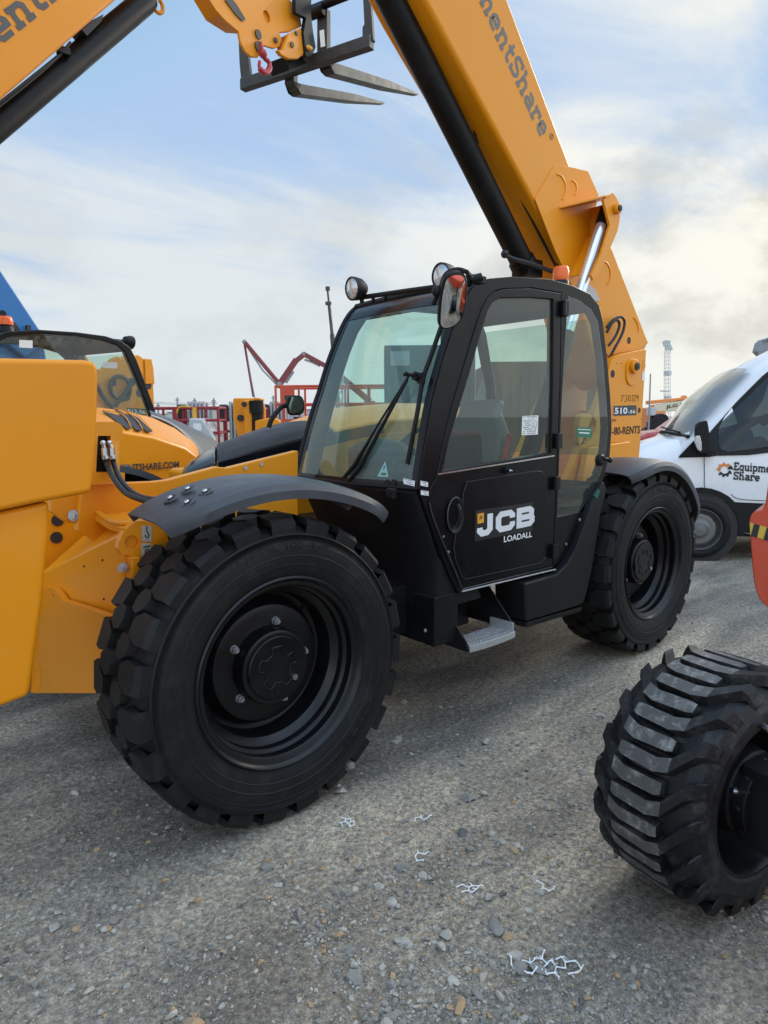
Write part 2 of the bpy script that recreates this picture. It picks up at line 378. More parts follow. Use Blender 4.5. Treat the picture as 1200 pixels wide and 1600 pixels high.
fine = nz(48, 12, .8); fr = rmp(fine.outputs['Fac'], [(.32, (.16, .16, .16)), (.5, (.88, .88, .88)), (.66, (1.95, 1.9, 1.8))])
c1 = mixc(1.0, base2, fr.outputs[0], 'MULTIPLY')
patch = nz(2.6, 6, .65); pm = rmp(patch.outputs['Fac'], [(.36, (.12, .12, .12)), (.58, (1, 1, 1))])
hts = []
for sc_, lo_, hi_, am in ((120, .16, .40, .75), (58, .14, .34, .9), (27, .10, .22, .9)):
    vo = node(nt, 'ShaderNodeTexVoronoi', Scale=sc_, Randomness=1.0); 
    wv = node(nt, 'ShaderNodeTexNoise', Scale=sc_*1.3, Detail=2); L(tc.outputs['Object'], wv.inputs['Vector'])
    ad = node(nt, 'ShaderNodeVectorMath', operation='MULTIPLY_ADD'); L(wv.outputs['Color'], ad.inputs[0]); ad.inputs[1].default_value = (.35/sc_,)*3; L(tc.outputs['Object'], ad.inputs[2]); L(ad.outputs[0], vo.inputs['Vector'])
    vm = rmp(vo.outputs['Distance'], [(lo_, (am,)*3), (hi_, (0, 0, 0))])
    pick = node(nt, 'ShaderNodeSeparateColor'); L(vo.outputs['Color'], pick.inputs[0])
    gate = rmp(pick.outputs[1], [(.45 if sc_ > 40 else .70, (0, 0, 0)), (.5 if sc_ > 40 else .75, (1, 1, 1))])
    vmg = mixc(1.0, mixc(1.0, vm.outputs[0], gate.outputs[0], 'MULTIPLY'), pm.outputs[0], 'MULTIPLY')
    sc = rmp(pick.outputs[0], [(0, (.15, .15, .145)), (.35, (.30, .285, .26)), (.62, (.45, .42, .37)), (.88, (.40, .28, .16)), (1, (.60, .57, .52))])
    c1 = mixc(vmg, c1, sc.outputs[0]); hts.append(vmg)
L(c1, b.inputs['Base Color'])
rr = rmp(big.outputs['Fac'], [(.25, (.70,)*3), (.5, (.95,)*3)]); L(rr.outputs[0], b.inputs['Roughness'])
b.inputs['Specular IOR Level'].default_value = .25
b1 = node(nt, 'ShaderNodeBump', Strength=.75, Distance=.014); L(fine.outputs['Fac'], b1.inputs['Height']); last = b1
for k, h_ in enumerate(hts):
    b2 = node(nt, 'ShaderNodeBump', Strength=.7, Distance=(.004, .008, .014)[k]); L(h_, b2.inputs['Height']); L(last.outputs[0], b2.inputs['Normal']); last = b2
md = nz(9, 6, .65); b3 = node(nt, 'ShaderNodeBump', Strength=.5, Distance=.03); L(md.outputs['Fac'], b3.inputs['Height']); L(last.outputs[0], b3.inputs['Normal'])
L(b3.outputs[0], b.inputs['Normal'])
ground.data.materials.append(m)

# loose stones: one uncountable scatter
ico = []
_bm = bmesh.new(); bmesh.ops.create_icosphere(_bm, subdivisions=2, radius=1); IV = np.array([v.co[:] for v in _bm.verts]); IF = np.array([[v.index for v in f.verts] for f in _bm.faces]); _bm.free()
_bm = bmesh.new(); bmesh.ops.create_icosphere(_bm, subdivisions=1, radius=1); JV = np.array([v.co[:] for v in _bm.verts]); JF = np.array([[v.index for v in f.verts] for f in _bm.faces]); _bm.free()
avoid = [(0, .2, .30), (2.93, .2, .32), (.62, -1.2, .2)]
ga = PZ(930, 1120); gd = PZ(620, 1480)-ga                              # stones thrown up in a band between the wheel tracks
def scatter(n, smin, smax, lod, pdens):
    U = rng.random(n*6)*1500-150; Vv = 700+rng.random(n*6)**.75*950
    out = []; vs = []; fs = []; mi = []; bse = 0
    SV, SF = (IV, IF) if lod else (JV, JF)
    for u, v in zip(U, Vv):
        p = PZ(u, v, 0)
        if (p-CAM).length > 12 or any((p.x-a)**2+(p.y-c)**2 < r*r for a, c, r in avoid): continue
        dn = float(vnoise(np.array([p.x*1.6+7]), np.array([p.y*1.6+3]), 11)[0])*.6+float(vnoise(np.array([p.x*4]), np.array([p.y*4]), 12)[0])*.4
        tq = max(0, min(1, ((p.x-ga.x)*gd.x+(p.y-ga.y)*gd.y)/(gd.x**2+gd.y**2))); dq = math.hypot(p.x-ga.x-gd.x*tq, p.y-ga.y-gd.y*tq); dn += .34*math.exp(-(dq/.32)**2)
        side = 1.0 if p.x > -.35 and p.y < .1 else .38
        if rng.random() > max(0, dn-pdens)*2.6*side: continue
        r = smin*(smax/smin)**(rng.random()**2.2)
        q = SV*(1+.0*SV)
        dirs = rng.normal(size=(9, 3)); dirs /= np.linalg.norm(dirs, axis=1)[:, None]
        for d in dirs:                               # chip flat facets off the pebble
            h = .38+rng.random()*.42; e = q@d-h; q = q-np.outer(np.maximum(e, 0), d)
        q = q*np.array([1+rng.random()*.5, .75+rng.random()*.4, .5+rng.random()*.3])*r
        a = rng.random()*2*PI; R2 = np.array([[math.cos(a), -math.sin(a), 0], [math.sin(a), math.cos(a), 0], [0, 0, 1]])
        q = q@R2.T; z = float(gz(p.x, p.y)); q += np.array([p.x, p.y, z+q[:, 2].max()*(.1+.5*rng.random())])
        vs.append(q); fs.append(SF+bse); bse += len(q); c = rng.random(); mi.append(np.full(len(SF), 0 if c < .42 else 1 if c < .84 else 2 if c < .935 else 3))
        if len(vs) >= n: break
    return np.concatenate(vs), np.concatenate(fs), np.concatenate(mi)
parts = [scatter(420, .009, .030, True, .30), scatter(5200, .0045, .012, True, .24), scatter(26000, .0018, .0055, False, .10)]
off = 0; vv = []; ff = []; mm = []
for a, f_, mi_ in parts: vv.append(a); ff.append(f_+off); mm.append(mi_); off += len(a)
vv = np.concatenate(vv); ff = np.concatenate(ff); mm = np.concatenate(mm)
me = bpy.data.meshes.new('gravel'); me.vertices.add(len(vv)); me.vertices.foreach_set('co', vv.astype(np.float32).ravel()); me.loops.add(ff.size); me.loops.foreach_set('vertex_index', ff.ravel().astype(np.int32))
me.polygons.add(len(ff)); me.polygons.foreach_set('loop_start', (np.arange(len(ff))*3).astype(np.int32)); me.polygons.foreach_set('material_index', mm.astype(np.int32)); me.polygons.foreach_set('use_smooth', [True]*len(ff)); me.update()
me.set_sharp_from_angle(angle=math.radians(16))
for nm, c in (('grey_stone', (.25, .235, .21)), ('pale_stone', (.42, .39, .335)), ('tan_stone', (.42, .27, .14)), ('dark_stone', (.12, .115, .11))):
    me.materials.append(mat(nm, c, .85, var=.35, vs=35, bump=.5, bs=160, dust=.6, dcol=(.22, .21, .19), dscale=25, dlo=.45))
gravel = bpy.data.objects.new('gravel', me); COL.objects.link(gravel); tag(gravel, 'loose grey and tan stones scattered over the yard', kind='stuff')

# sky
SUN_EL = math.radians(24); SUN_AZ = YAW+math.radians(44)            # azimuth from +Y towards +X
w = bpy.data.worlds.new('World'); SC.world = w; w.use_nodes = True; nt = w.node_tree; L = nt.links.new; nt.nodes.clear()
out = node(nt, 'ShaderNodeOutputWorld'); bg = node(nt, 'ShaderNodeBackground', Strength=.10)
sky = node(nt, 'ShaderNodeTexSky', sky_type='NISHITA', sun_disc=False, sun_elevation=SUN_EL, sun_rotation=SUN_AZ, air_density=1.0, dust_density=.6, ozone_density=1.6)
tc = node(nt, 'ShaderNodeTexCoord'); sx = node(nt, 'ShaderNodeSeparateXYZ'); L(tc.outputs['Generated'], sx.inputs[0])
def math_(op, a, b_=None, c=None):
    n = node(nt, 'ShaderNodeMath', operation=op)
    for i, x in enumerate((a, b_, c)):
        if x is None: continue
        if isinstance(x, (int, float)): n.inputs[i].default_value = x
        else: L(x, n.inputs[i])
    return n.outputs[0]
zc = math_('MAXIMUM', sx.outputs[2], .04)
px_ = math_('DIVIDE', sx.outputs[0], math_('ADD', zc, .12)); py_ = math_('DIVIDE', sx.outputs[1], math_('ADD', zc, .12))
cb = node(nt, 'ShaderNodeCombineXYZ'); L(px_, cb.inputs[0]); L(py_, cb.inputs[1])
mp = node(nt, 'ShaderNodeMapping'); L(cb.outputs[0], mp.inputs[0]); mp.inputs['Rotation'].default_value = (0, 0, .35); mp.inputs['Scale'].default_value = (.55, 1.25, 1); mp.inputs['Location'].default_value = (SKYX, SKYY, 0)
n1 = node(nt, 'ShaderNodeTexNoise', Scale=1.35, Detail=13, Roughness=.60, Distortion=.6); L(mp.outputs[0], n1.inputs['Vector'])
n2 = node(nt, 'ShaderNodeTexNoise', Scale=.45, Detail=3, Roughness=.5); L(mp.outputs[0], n2.inputs['Vector'])
cov = math_('ADD', math_('MULTIPLY', n1.outputs['Fac'], .62), math_('MULTIPLY', n2.outputs['Fac'], .38))
low = node(nt, 'ShaderNodeMapRange'); low.inputs[1].default_value = .02; low.inputs[2].default_value = .52; low.inputs[3].default_value = .36; low.inputs[4].default_value = -.05; L(sx.outputs[2], low.inputs[0])
sunward = V((math.sin(SUN_AZ)*math.cos(SUN_EL), math.cos(SUN_AZ)*math.cos(SUN_EL), math.sin(SUN_EL)))
dp = node(nt, 'ShaderNodeVectorMath', operation='DOT_PRODUCT'); L(tc.outputs['Generated'], dp.inputs[0]); dp.inputs[1].default_value = sunward
near = node(nt, 'ShaderNodeMapRange'); near.inputs[1].default_value = .66; near.inputs[2].default_value = 1.0; near.inputs[3].default_value = 0; near.inputs[4].default_value = 1; L(dp.outputs['Value'], near.inputs[0])
cov = math_('ADD', math_('ADD', cov, low.outputs[0]), math_('MULTIPLY', near.outputs[0], .06))
cm = node(nt, 'ShaderNodeMapRange', interpolation_type='SMOOTHSTEP'); cm.inputs[1].default_value = .47; cm.inputs[2].default_value = .71; cm.inputs[4].default_value = .95; L(cov, cm.inputs[0])
# cloud radiance: pale grey-blue away from the sun, warm white near it, grey bellies
cc = node(nt, 'ShaderNodeMix', data_type='RGBA'); cc.inputs[6].default_value = (*CLOUD, 1); cc.inputs[7].default_value = (*CLOUDSUN, 1)
nn2 = math_('POWER', near.outputs[0], 1.3); L(nn2, cc.inputs[0])
n3 = node(nt, 'ShaderNodeTexNoise', Scale=4.2, Detail=12, Roughness=.58, Distortion=.15); mp2 = node(nt, 'ShaderNodeMapping'); L(tc.outputs['Generated'], mp2.inputs[0]); mp2.inputs['Scale'].default_value = (1, 1, 1.7); mp2.inputs['Location'].default_value = (BELX, .3, .1); L(mp2.outputs[0], n3.inputs['Vector'])
bel = node(nt, 'ShaderNodeMapRange', interpolation_type='SMOOTHSTEP'); bel.inputs[1].default_value = .46; bel.inputs[2].default_value = .62; bel.inputs[3].default_value = 1.10; bel.inputs[4].default_value = .82; L(n3.outputs['Fac'], bel.inputs[0])
cs = node(nt, 'ShaderNodeVectorMath', operation='SCALE'); L(cc.outputs[2], cs.inputs[0]); L(math_('ADD', math_('MULTIPLY', math_('SUBTRACT', bel.outputs[0], 1.0), math_('MAXIMUM', math_('MINIMUM', math_('ADD', math_('MULTIPLY', near.outputs[0], 1.5), .30), 1.0), 0.0)), 1.0), cs.inputs['Scale'])
gain = node(nt, 'ShaderNodeMix', data_type='RGBA', blend_type='MULTIPLY'); gain.inputs[0].default_value = 1; gain.inputs[7].default_value = (*SKYGAIN, 1); L(sky.outputs[0], gain.inputs[6])
cl = node(nt, 'ShaderNodeMix', data_type='RGBA', blend_type='DARKEN'); cl.inputs[0].default_value = 1; cl.inputs[7].default_value = (*SKYMAX, 1); L(gain.outputs[2], cl.inputs[6])
fin = node(nt, 'ShaderNodeMix', data_type='RGBA'); L(cm.outputs[0], fin.inputs[0]); L(cl.outputs[2], fin.inputs[6]); L(cs.outputs[0], fin.inputs[7])
# gain added to the sky overhead and behind the camera to brighten surfaces
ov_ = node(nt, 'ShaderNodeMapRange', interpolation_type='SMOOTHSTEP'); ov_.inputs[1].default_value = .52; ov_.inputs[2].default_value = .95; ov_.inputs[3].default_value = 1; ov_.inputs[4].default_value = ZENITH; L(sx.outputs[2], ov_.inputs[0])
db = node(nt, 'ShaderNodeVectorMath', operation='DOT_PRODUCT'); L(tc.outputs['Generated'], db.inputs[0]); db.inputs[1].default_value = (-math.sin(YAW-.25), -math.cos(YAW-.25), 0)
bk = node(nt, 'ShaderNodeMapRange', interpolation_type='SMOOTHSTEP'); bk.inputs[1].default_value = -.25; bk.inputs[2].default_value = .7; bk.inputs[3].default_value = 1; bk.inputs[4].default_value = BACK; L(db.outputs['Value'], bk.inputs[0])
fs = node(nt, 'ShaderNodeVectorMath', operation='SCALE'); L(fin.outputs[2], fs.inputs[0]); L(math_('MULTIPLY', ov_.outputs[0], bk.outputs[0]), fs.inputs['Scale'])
zt_ = node(nt, 'ShaderNodeMix', data_type='RGBA', blend_type='MULTIPLY'); zt_.inputs[7].default_value = (1.16, .975, .82, 1); zf = node(nt, 'ShaderNodeMapRange'); zf.inputs[1].default_value = .52; zf.inputs[2].default_value = .8; L(sx.outputs[2], zf.inputs[0]); L(zf.outputs[0], zt_.inputs[0]); L(fs.outputs[0], zt_.inputs[6])
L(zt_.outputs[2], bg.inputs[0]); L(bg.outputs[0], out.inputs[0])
sun = bpy.data.lights.new('sun', 'SUN'); sun.energy = SUNE; sun.angle = math.radians(26); sun.color = (1, .93, .82)
so = bpy.data.objects.new('sun', sun); COL.objects.link(so); so.rotation_euler = (-sunward).to_track_quat('-Z', 'Y').to_euler()

# camera
cd = bpy.data.cameras.new('camera'); cam = bpy.data.objects.new('camera', cd); COL.objects.link(cam)
mt = Matrix((Rt, Up, -Fw)).transposed().to_4x4(); mt.translation = CAM; cam.matrix_world = mt
cd.sensor_fit = 'VERTICAL'; cd.sensor_height = 36; cd.sensor_width = 27; cd.lens = 36*FPX/1600; cd.clip_start = .05; cd.clip_end = 3000
SC.camera = cam
SC.view_settings.view_transform = 'Standard'; SC.view_settings.look = 'None'; SC.view_settings.gamma = 1; SC.view_settings.exposure = EXPO
SC.render.resolution_x = 768; SC.render.resolution_y = 1024
# ================================================================== MAIN TELEHANDLER
T = empty('telehandler', (1.4, 1.15, 0), 'large yellow telehandler with black cab, raised boom and block tread tyres filling the foreground', 'telehandler')
NY = V((0, -1, 0))
def tyre_mesh(R=.618, W=.40, n=23, c=(0, 0, 0)):
    cx, cy, cz = c; b = MB()
    prof = [(.372, .012), (.40, -.004), (.44, -.016), (.49, -.020), (.52, -.016), (.545, -.004), (.560, .012), (.578, .04), (.588, .10), (.590, W/2)]
    prof = prof+[(r, W-y) for r, y in reversed(prof[:-1])]
    b.lathe(prof, c, (0, 1, 0), 104)
    # raised rib on the sidewall
    for rr_, yo in ((.435, -.0150), (.470, -.0195), (.512, -.0175)):
        b.lathe([(rr_-.004, yo+.002), (rr_, yo-.0015), (rr_+.004, yo+.002)], c, (0, 1, 0), 104)
    for yy, s in ((-.0, 1), (W, -1)):
        b.lathe([(.545, yy-.004*s), (.549, yy-.011*s), (.556, yy-.004*s), (.556, yy+.01*s)], c, (0, 1, 0), 104)
    def P(a, r, y): return (cx+r*math.sin(a), cy+y, cz+r*math.cos(a))
    st = 2*PI/n
    def block(a0, pts, rt, rb, taper=.88):
        ca = sum(p[0] for p in pts)/len(pts); cy_ = sum(p[1] for p in pts)/len(pts)
        top = [P(a0+(ca+(p[0]-ca)*taper)*st, rt-(.005 if p[1] < .02 or p[1] > W-.02 else 0), cy_+(p[1]-cy_)*taper) for p in pts]
        bot = [P(a0+p[0]*st, rb, p[1]) for p in pts]
        m = len(pts); b.add(bot+top, [(i, (i+1) % m, m+(i+1) % m, m+i) for i in range(m)]+[tuple(range(m, 2*m))])
    for k in range(n):
        a = k*st
        for sd in (0, 1):
            a0 = a+(st*.5 if sd else 0)
            f = (lambda y: y) if not sd else (lambda y: W-y)
            # shoulder lug: hexagonal head with a skirt running down the sidewall
            pts = [(-.33, f(.004)), (-.36, f(.060)), (-.22, f(.126)), (.14, f(.134)), (.35, f(.078)), (.33, f(.004))]
            ca = 0
            top = [P(a0+p[0]*st*.95, R-(.006 if abs(p[1]-f(0)) < .01 else 0), f(.012) if abs(p[1]-f(0)) < .01 else p[1]) for p in pts]
            bot = [P(a0+p[0]*st, .586, p[1]) for p in pts]
            sk = [P(a0-.345*st, .552, f(-.004)), P(a0+.345*st, .552, f(-.004))]
            md = [P(a0-.335*st, .594, f(-.006)), P(a0+.335*st, .594, f(-.006))]
            v = bot+top+sk+md
            b.add(v, [(1, 2, 8, 7), (2, 3, 9, 8), (3, 4, 10, 9), (0, 1, 7, 6), (4, 5, 11, 10), (6, 7, 8, 9, 10, 11), (6, 11, 15, 14), (14, 15, 13, 12), (0, 6, 14, 12), (5, 13, 15, 11)])
            # inner lug
            pts = [(.19, f(.142)), (.37, f(.090)), (.62, f(.080)), (.83, f(.116)), (.80, f(.17)), (.55, f(.197)), (.27, f(.188))]
            block(a0, pts, R+.001, .586)
    return b
def rim_mesh(c):
    b = MB()
    b.lathe([(.372, .02), (.385, .008), (.387, -.002), (.380, -.008), (.371, -.002), (.364, .012), (.348, .020), (.343, .028), (.343, .062), (.330, .072), (.327, .080), (.327, .100), (.312, .112), (.300, .125), (.297, .185),
             (.290, .205), (.272, .212), (.262, .200), (.254, .172), (.240, .156), (.215, .151), (0.001, .151)], c, (0, 1, 0), 96)
    b.lathe([(.343, .3), (.34, .36), (.372, .395)], c, (0, 1, 0), 96)
    cx, cy, cz = c                                       # tyre valve
    b.cyl((cx+.235, cy+.20, cz+.19), (cx+.265, cy+.14, cz+.215), .008, 8); b.box((cx+.235, cy+.205, cz+.19), (.05, .02, .03))
    return b
def hub_mesh(c, ry):
    b = MB(); cx, cy, cz = c
    b.lathe([(.158, .152), (.154, .092), (.150, .085), (.142, .082), (.132, .082), (.130, ry+.003), (.126, ry), (.0005, ry)], c, (0, 1, 0), 64)
    pts = []                                             # wavy casting rim on the cap face
    for i in range(96):
        a = 2*PI*i/96; r = .062+.026*(.5+.5*math.tanh(6*math.sin(5*a)))
        pts.append(V((cx+r*math.cos(a), cy+ry-.001, cz+r*math.sin(a))))
    b.tube(pts, .0035, 6, closed=True)
    b.box((cx-.118, cy+ry+.01, cz-.02), (.02, .03, .035))
    for i in range(3):
        a = .4+i*2.1; b.box((cx+.09*math.cos(a), cy+ry, cz+.09*math.sin(a)), (.02, .006, .012))
    return b
def nut_mesh(p):
    b = MB(); p = V(p)
    b.tube([p+NY*.0, p+NY*.006], .017, 16); b.tube([p+NY*.006, p+NY*.022], .0145, 6); b.tube([p+NY*.022, p+NY*.032], .0085, 10); return b
WZ = .608; FC = V((0, 0, WZ))
def make_wheel(hy):
    wh = rim_mesh(FC).build('wheel', M['rim'], T, ang=30)
    tb = tyre_mesh(c=FC); ty = tb.build('tyre', M['rubber'], wh, ang=28)
    e = []
    slabletters = text('tyre_lettering', 'LIFTBOSS A/T', FC, EX, EZ, M['rubber'], wh, width=.42, height=.036, depth=.0)
    l2 = text('tyre_lettering', '370/75-28', FC, EX, EZ, M['rubber'], wh, width=.30, height=.028, depth=.0)
    for v in l2.data.vertices:
        a = 2.25+(v.co.x-FC.x-.15)/.47; r = .462+(v.co.z-FC.z)
        v.co = (FC.x+r*math.sin(a), FC.y-.0225, FC.z+r*math.cos(a))
    me = slabletters.data                                 # wrap the lettering round the sidewall
    for v in me.vertices:
        x = v.co.x-FC.x; h = v.co.z-FC.z; a = (x-.21)/.505; r = .488+h
        v.co = (FC.x+r*math.sin(a), FC.y-.0225+(.004 if r > .51 else 0), FC.z+r*math.cos(a))
    hub_mesh(FC, hy).build('hub', M['rim'], wh, ang=30)
    for k in range(5):
        a = math.radians(76+72*k); nut_mesh((FC.x+.176*math.cos(a), FC.y+.151, FC.z+.176*math.sin(a))).build('lug_nut', M['nut'], wh, ang=30)
    MB().tube([FC+V((.075, hy-.002, -.055)), FC+V((.075, hy-.014, -.055))], .012, 12).build('drain_plug', M['steel'], wh, ang=30)
    return wh
wf = make_wheel(.072)
wf.rotation_euler = (0, 0, 0)
def spin(o, a, piv):
    return o
wr = dup(wf, loc=(2.93, 0, 0)); 
YC2 = 2.32
dup(wf, loc=(0, YC2, 0), rotz=PI); dup(wf, loc=(2.93, YC2, 0), rotz=PI)
for k in kids(wr):                                         # the rear tyre sits at another turn of the wheel
    if k.name.startswith('tyre'):
        a = .37*2*PI/23; k.rotation_euler = (0, a, 0); k.location = FC-Matrix.Rotation(a, 3, 'Y') @ FC

# axles and undercarriage
for x_ in (0, 2.93): MB().cyl((x_, .25, WZ), (x_, 2.07, WZ), .12, 20).ball((x_, 1.16, WZ), .22).build('axle', M['satin'], T)
b = MB(); b.box((1.85, 1.40, .72), (1.7, 1.1, .5)); b.box((1.6, 1.2, .60), (3.9, .5, .35)); b.build('belly_frame', M['satin'], T, bev=.02)

# fenders ----------------------------------------------------------
def fender_rows(cx, prof, ys_, rs, drop):
    loops = []
    for a, dr in prof:
        row = []
        for y, r in zip(ys_, rs):
            row.append(V((cx+(r+dr)*math.sin(a), y, WZ+(r+dr)*math.cos(a))))
        loops.append(row)
    return loops
def fender(cx, a0, a1, flip=1, rout=.690, grow=0, n=28, lip=.03):
    b = MB(); prof = []
    for i in range(n+1):
        t = i/n; a = a0+(a1-a0)*t; prof.append((a, grow*(a/a1)**2))
    yy = [-.035, -.036, -.022, .02, .08, .16, .24, .325, .33]
    rr = [rout-.045, rout-.012, rout+.014, rout+.024, rout+.030, rout+.034, rout+.034, rout+.030, rout-.01]
    top = fender_rows(cx, prof, yy, rr, 0)
    bot = fender_rows(cx, prof, [y+(.006 if y < 0 else -.004 if y > .4 else 0) for y in yy], [r-(.009 if 0 < i < 8 else 0) for i, r in enumerate(rr)], 0)
    loops = [t+list(reversed(u)) for t, u in zip(top, bot)]
    # the ends taper towards the machine
    for li, (al) in enumerate(loops):
        t = li/n
        for e in (t, 1-t):
            if e < .16:
                k = (1-e/.16)**2
                m_ = len(al)
                for j in range(m_):
                    if al[j].y < .2: al[j].y += k*.06*(1-max(0, al[j].y)/.2)
                    if al[j].y > .2: al[j].y -= k*.03*(al[j].y-.2)/.13
    b.loft(loops); return b
ff = fender(0, math.radians(-36.5), math.radians(44.5), rout=.735, grow=.062).build('fender', M['plastic'], T, ang=30)
for u, v in ((267, 780), (294, 766), (293, 787), (321, 770)):
    p = None
    # project the survey ray on to the fender crown
    d = ray(u, v); best = None
    for i in range(400):
        q = CAM+d*((1.9+i*.004)/FPX); s = math.hypot(q.x, q.z-WZ); a_ = math.atan2(q.x, q.z-WZ); r_ = .752+.045*min(1, max(0, q.y)/.3)+.062*(a_/.777)**2
        if s < r_: best = q; break
    if best is None: continue
    nn = V((best.x, 0, best.z-WZ)).normalized()
    MB().lathe([(.030, .001), (.026, .006), (.018, .003), (.011, .001), (.011, .008), (.007, .011), (.0005, .011)], best, nn, 20).build('fender_bolt', M['zinc'] if False else M['plastic'], ff, ang=30)
    MB().lathe([(.0105, .009), (.008, .013), (.0005, .0135)], best, nn, 12).build('bolt_head', M['steel'], ff, ang=30)
def crown(u, v):
    d = ray(u, v)
    for i in range(500):
        q = CAM+d*((1.9+i*.003)/FPX); a_ = math.atan2(q.x, q.z-WZ)
        if math.hypot(q.x, q.z-WZ) < .7495+.014*min(1, max(0, q.y)/.12)+.062*(a_/.777)**2: return q
    return q
MB().tube(curve([crown(u, v) for u, v in ((248, 811), (272, 794), (308, 776), (350, 763), (400, 756))], 5), .0035, 6).build('fender_crease', M['moulded'], ff)
fr2 = fender(2.93, math.radians(-28), math.radians(72), rout=.675).build('fender', M['plastic'], T, ang=30)
for yy in (YC2-.4,):
    for cx, a0, a1 in ((0, -36, 45), (2.93, -28, 72)):
        g = fender(cx, math.radians(a0), math.radians(a1), rout=.69)
        g.v = [(x, YC2-y, z) for x, y, z in g.v]; g.build('fender', M['plastic'], T, ang=30)

# chassis ----------------------------------------------------------
b = MB()
b.slab(ys([(128, 757), (240, 752.5), (262, 750), (338, 729.5), (356, 731), (466, 704), (466, 900), (250, 900), (120, 830)], .9), (0, .05, 0))
chs = b.build('chassis', M['yellow'], T, bev=.006)
MB().slab(ys([(920, 700), (985, 690), (1000, 760), (960, 860), (900, 800)], .62), (0, .05, 0)).build('rear_frame_plate', M['yellow'], T, bev=.006)
b = MB()
A = PY(187, 833, .45); Bq = PY(62, 897, 1.45)
e = (Bq-A); up1 = PX(150, 800, A.x+.30)
def q4(b, p): b.add(p, [(0, 1, 2, 3)])
# stabiliser cross beam: sloping top plate, front face and shelf behind it
C0 = V((A.x+.26, A.y, A.z+.115)); C1 = V((Bq.x+.26, Bq.y, Bq.z+.20))
D0 = V((A.x-.005, A.y, A.z-.34)); D1 = V((Bq.x-.005, Bq.y, Bq.z-.30))
b.loft([[A, C0, V((C0.x, C0.y, D0.z)), D0], [Bq, C1, V((C1.x, C1.y, D1.z)), D1]])
b.build('stabiliser_beam', M['yellow'], T, bev=.014, seg=3)
b = MB()
sh = [PZ(u, v, 1.185) for u, v in ((128, 786), (238, 778), (262, 800), (228, 811), (194, 825), (166, 815), (146, 802))]
b.slab(sh, (0, 0, -.03)); b = MB() if False else b; b.slab(ys([(118, 755), (150, 752), (148, 790), (132, 815), (106, 818), (80, 800), (80, 760)], .95), (0, .06, 0))
b.tube(curve([PZ(150, 798, 1.195), PZ(176, 815, 1.195), PZ(216, 816, 1.195), PZ(240, 800, 1.195)], 5), .012, 8)
b.build('front_shelf', M['yellow'], T, bev=.01, seg=3)
MB().slab(ys([(20, 770), (170, 770), (185, 840), (90, 960), (20, 960)], 1.5), (0, .04, 0)).build('frame_plate', M['yellow'], T, bev=.004)
b = MB(); b.slab(curve(ys([(186, 846), (196, 828), (214, 814), (236, 816)], .43), 4)+ys([(275, 822), (285, 960), (213, 960), (212.5, 886)], .43)+curve(ys([(212, 884), (206, 870), (192, 867), (184, 858)], .43), 4), (0, .035, 0),
             [list(reversed(ring(PY(205.5, 847, .43), .026, EX, EZ, 20)))])
hk = b.build('hook_plate', M['yellow'], T, bev=.004)
for (u0, v0, u1, v1, kind) in ((222, 822, 237, 846, 0), (221.5, 849, 236.5, 874, 1)):
    y = .4265; P0 = PY(u0, v1, y); P1 = PY(u1, v1, y); P2 = PY(u1, v0, y); P3 = PY(u0, v0, y)
    st = MB().slab([P0, P1, P2, P3], (0, .003, 0)).build('lifting_decal', M['lightgrey'], hk, bev=.002)
    ii = MB(); w_ = (P1.x-P0.x); h_ = P3.z-P0.z; o = (P0+P2)/2+NY*.002
    if kind == 0: ii.tube(curve([o+V((w_*.0, 0, h_*.5)), o+V((0, 0, h_*.16)), o+V((w_*.18, 0, -h_*.05)), o+V((w_*.1, 0, -h_*.24)), o+V((-w_*.12, 0, -h_*.22)), o+V((-w_*.2, 0, -h_*.06))], 4), .0022, 6)
    else:
        ii.tube([o+V((-w_*.36, 0, h_*.28)), o+V((w_*.36, 0, h_*.28))], .002, 5)
        ii.tube(ring(o+V((0, 0, h_*.05)), w_*.16, EX, EZ, 14), .002, 5, closed=True); ii.tube(ring(o+V((0, 0, -h_*.2)), w_*.24, EX, EZ, 14), .002, 5, closed=True)
        for k in range(5): ii.tube([o+V((w_*(-.3+.15*k), 0, h_*.28)), o+V((w_*(-.25+.15*k), 0, h_*.36))], .0015, 4)
    ii.build('pictogram', M['ink'], hk, smooth=False)
b = MB(); b.slab(xs([(188, 866), (207, 872), (210, 1000), (188, 1000)], PY(198, 880, .44).x), (.03, 0, 0)); b.build('flange', M['yellow'], T, bev=.004)
for (u, v), y, rr in (((194.5, 886), .432, .015), ((118, 805), .93, .020)):
    p = PY(u, v, y); MB().tube([p, p+V((-.012, -.008, 0))], rr*1.25, 16).tube([p, p+V((-.022, -.014, 0))], rr, 6).build('frame_bolt', M['zinc'], T, ang=30)
for u, v, y in ((90, 813, .92), (87, 838, .92)):
    pass
b = MB(); Xp = -.53
b.slab(curve(xs([(58, 925), (76, 918), (86, 922), (97, 938)], Xp), 3)+xs([(118, 945), (171, 963), (171, 1083), (50, 1083)], Xp), (.03, 0, 0), [list(reversed(ring(PX(83, 931, Xp), .012, EY, EZ, 12)))])
b.build('front_plate', M['yellow_old'], T, bev=.004)
for u, v in ((90, 813), (88, 840)):
    p = PY(u, v, 1.497); MB().tube([p, p+V((0, -.004, 0))], .030, 18).build('frame_hole', M['ink'], T)
for u, v in ((131, 885), (160, 875), (162, 936)):
    t = (u-62)/(187-62); p = PX(u, v, A.x+.0); p = PL(u, v, D0+V((-.002, 0, 0)), (A-D0).cross(Bq-A)); MB().ball(p, .005, 8).build('frame_hole', M['ink'], T)
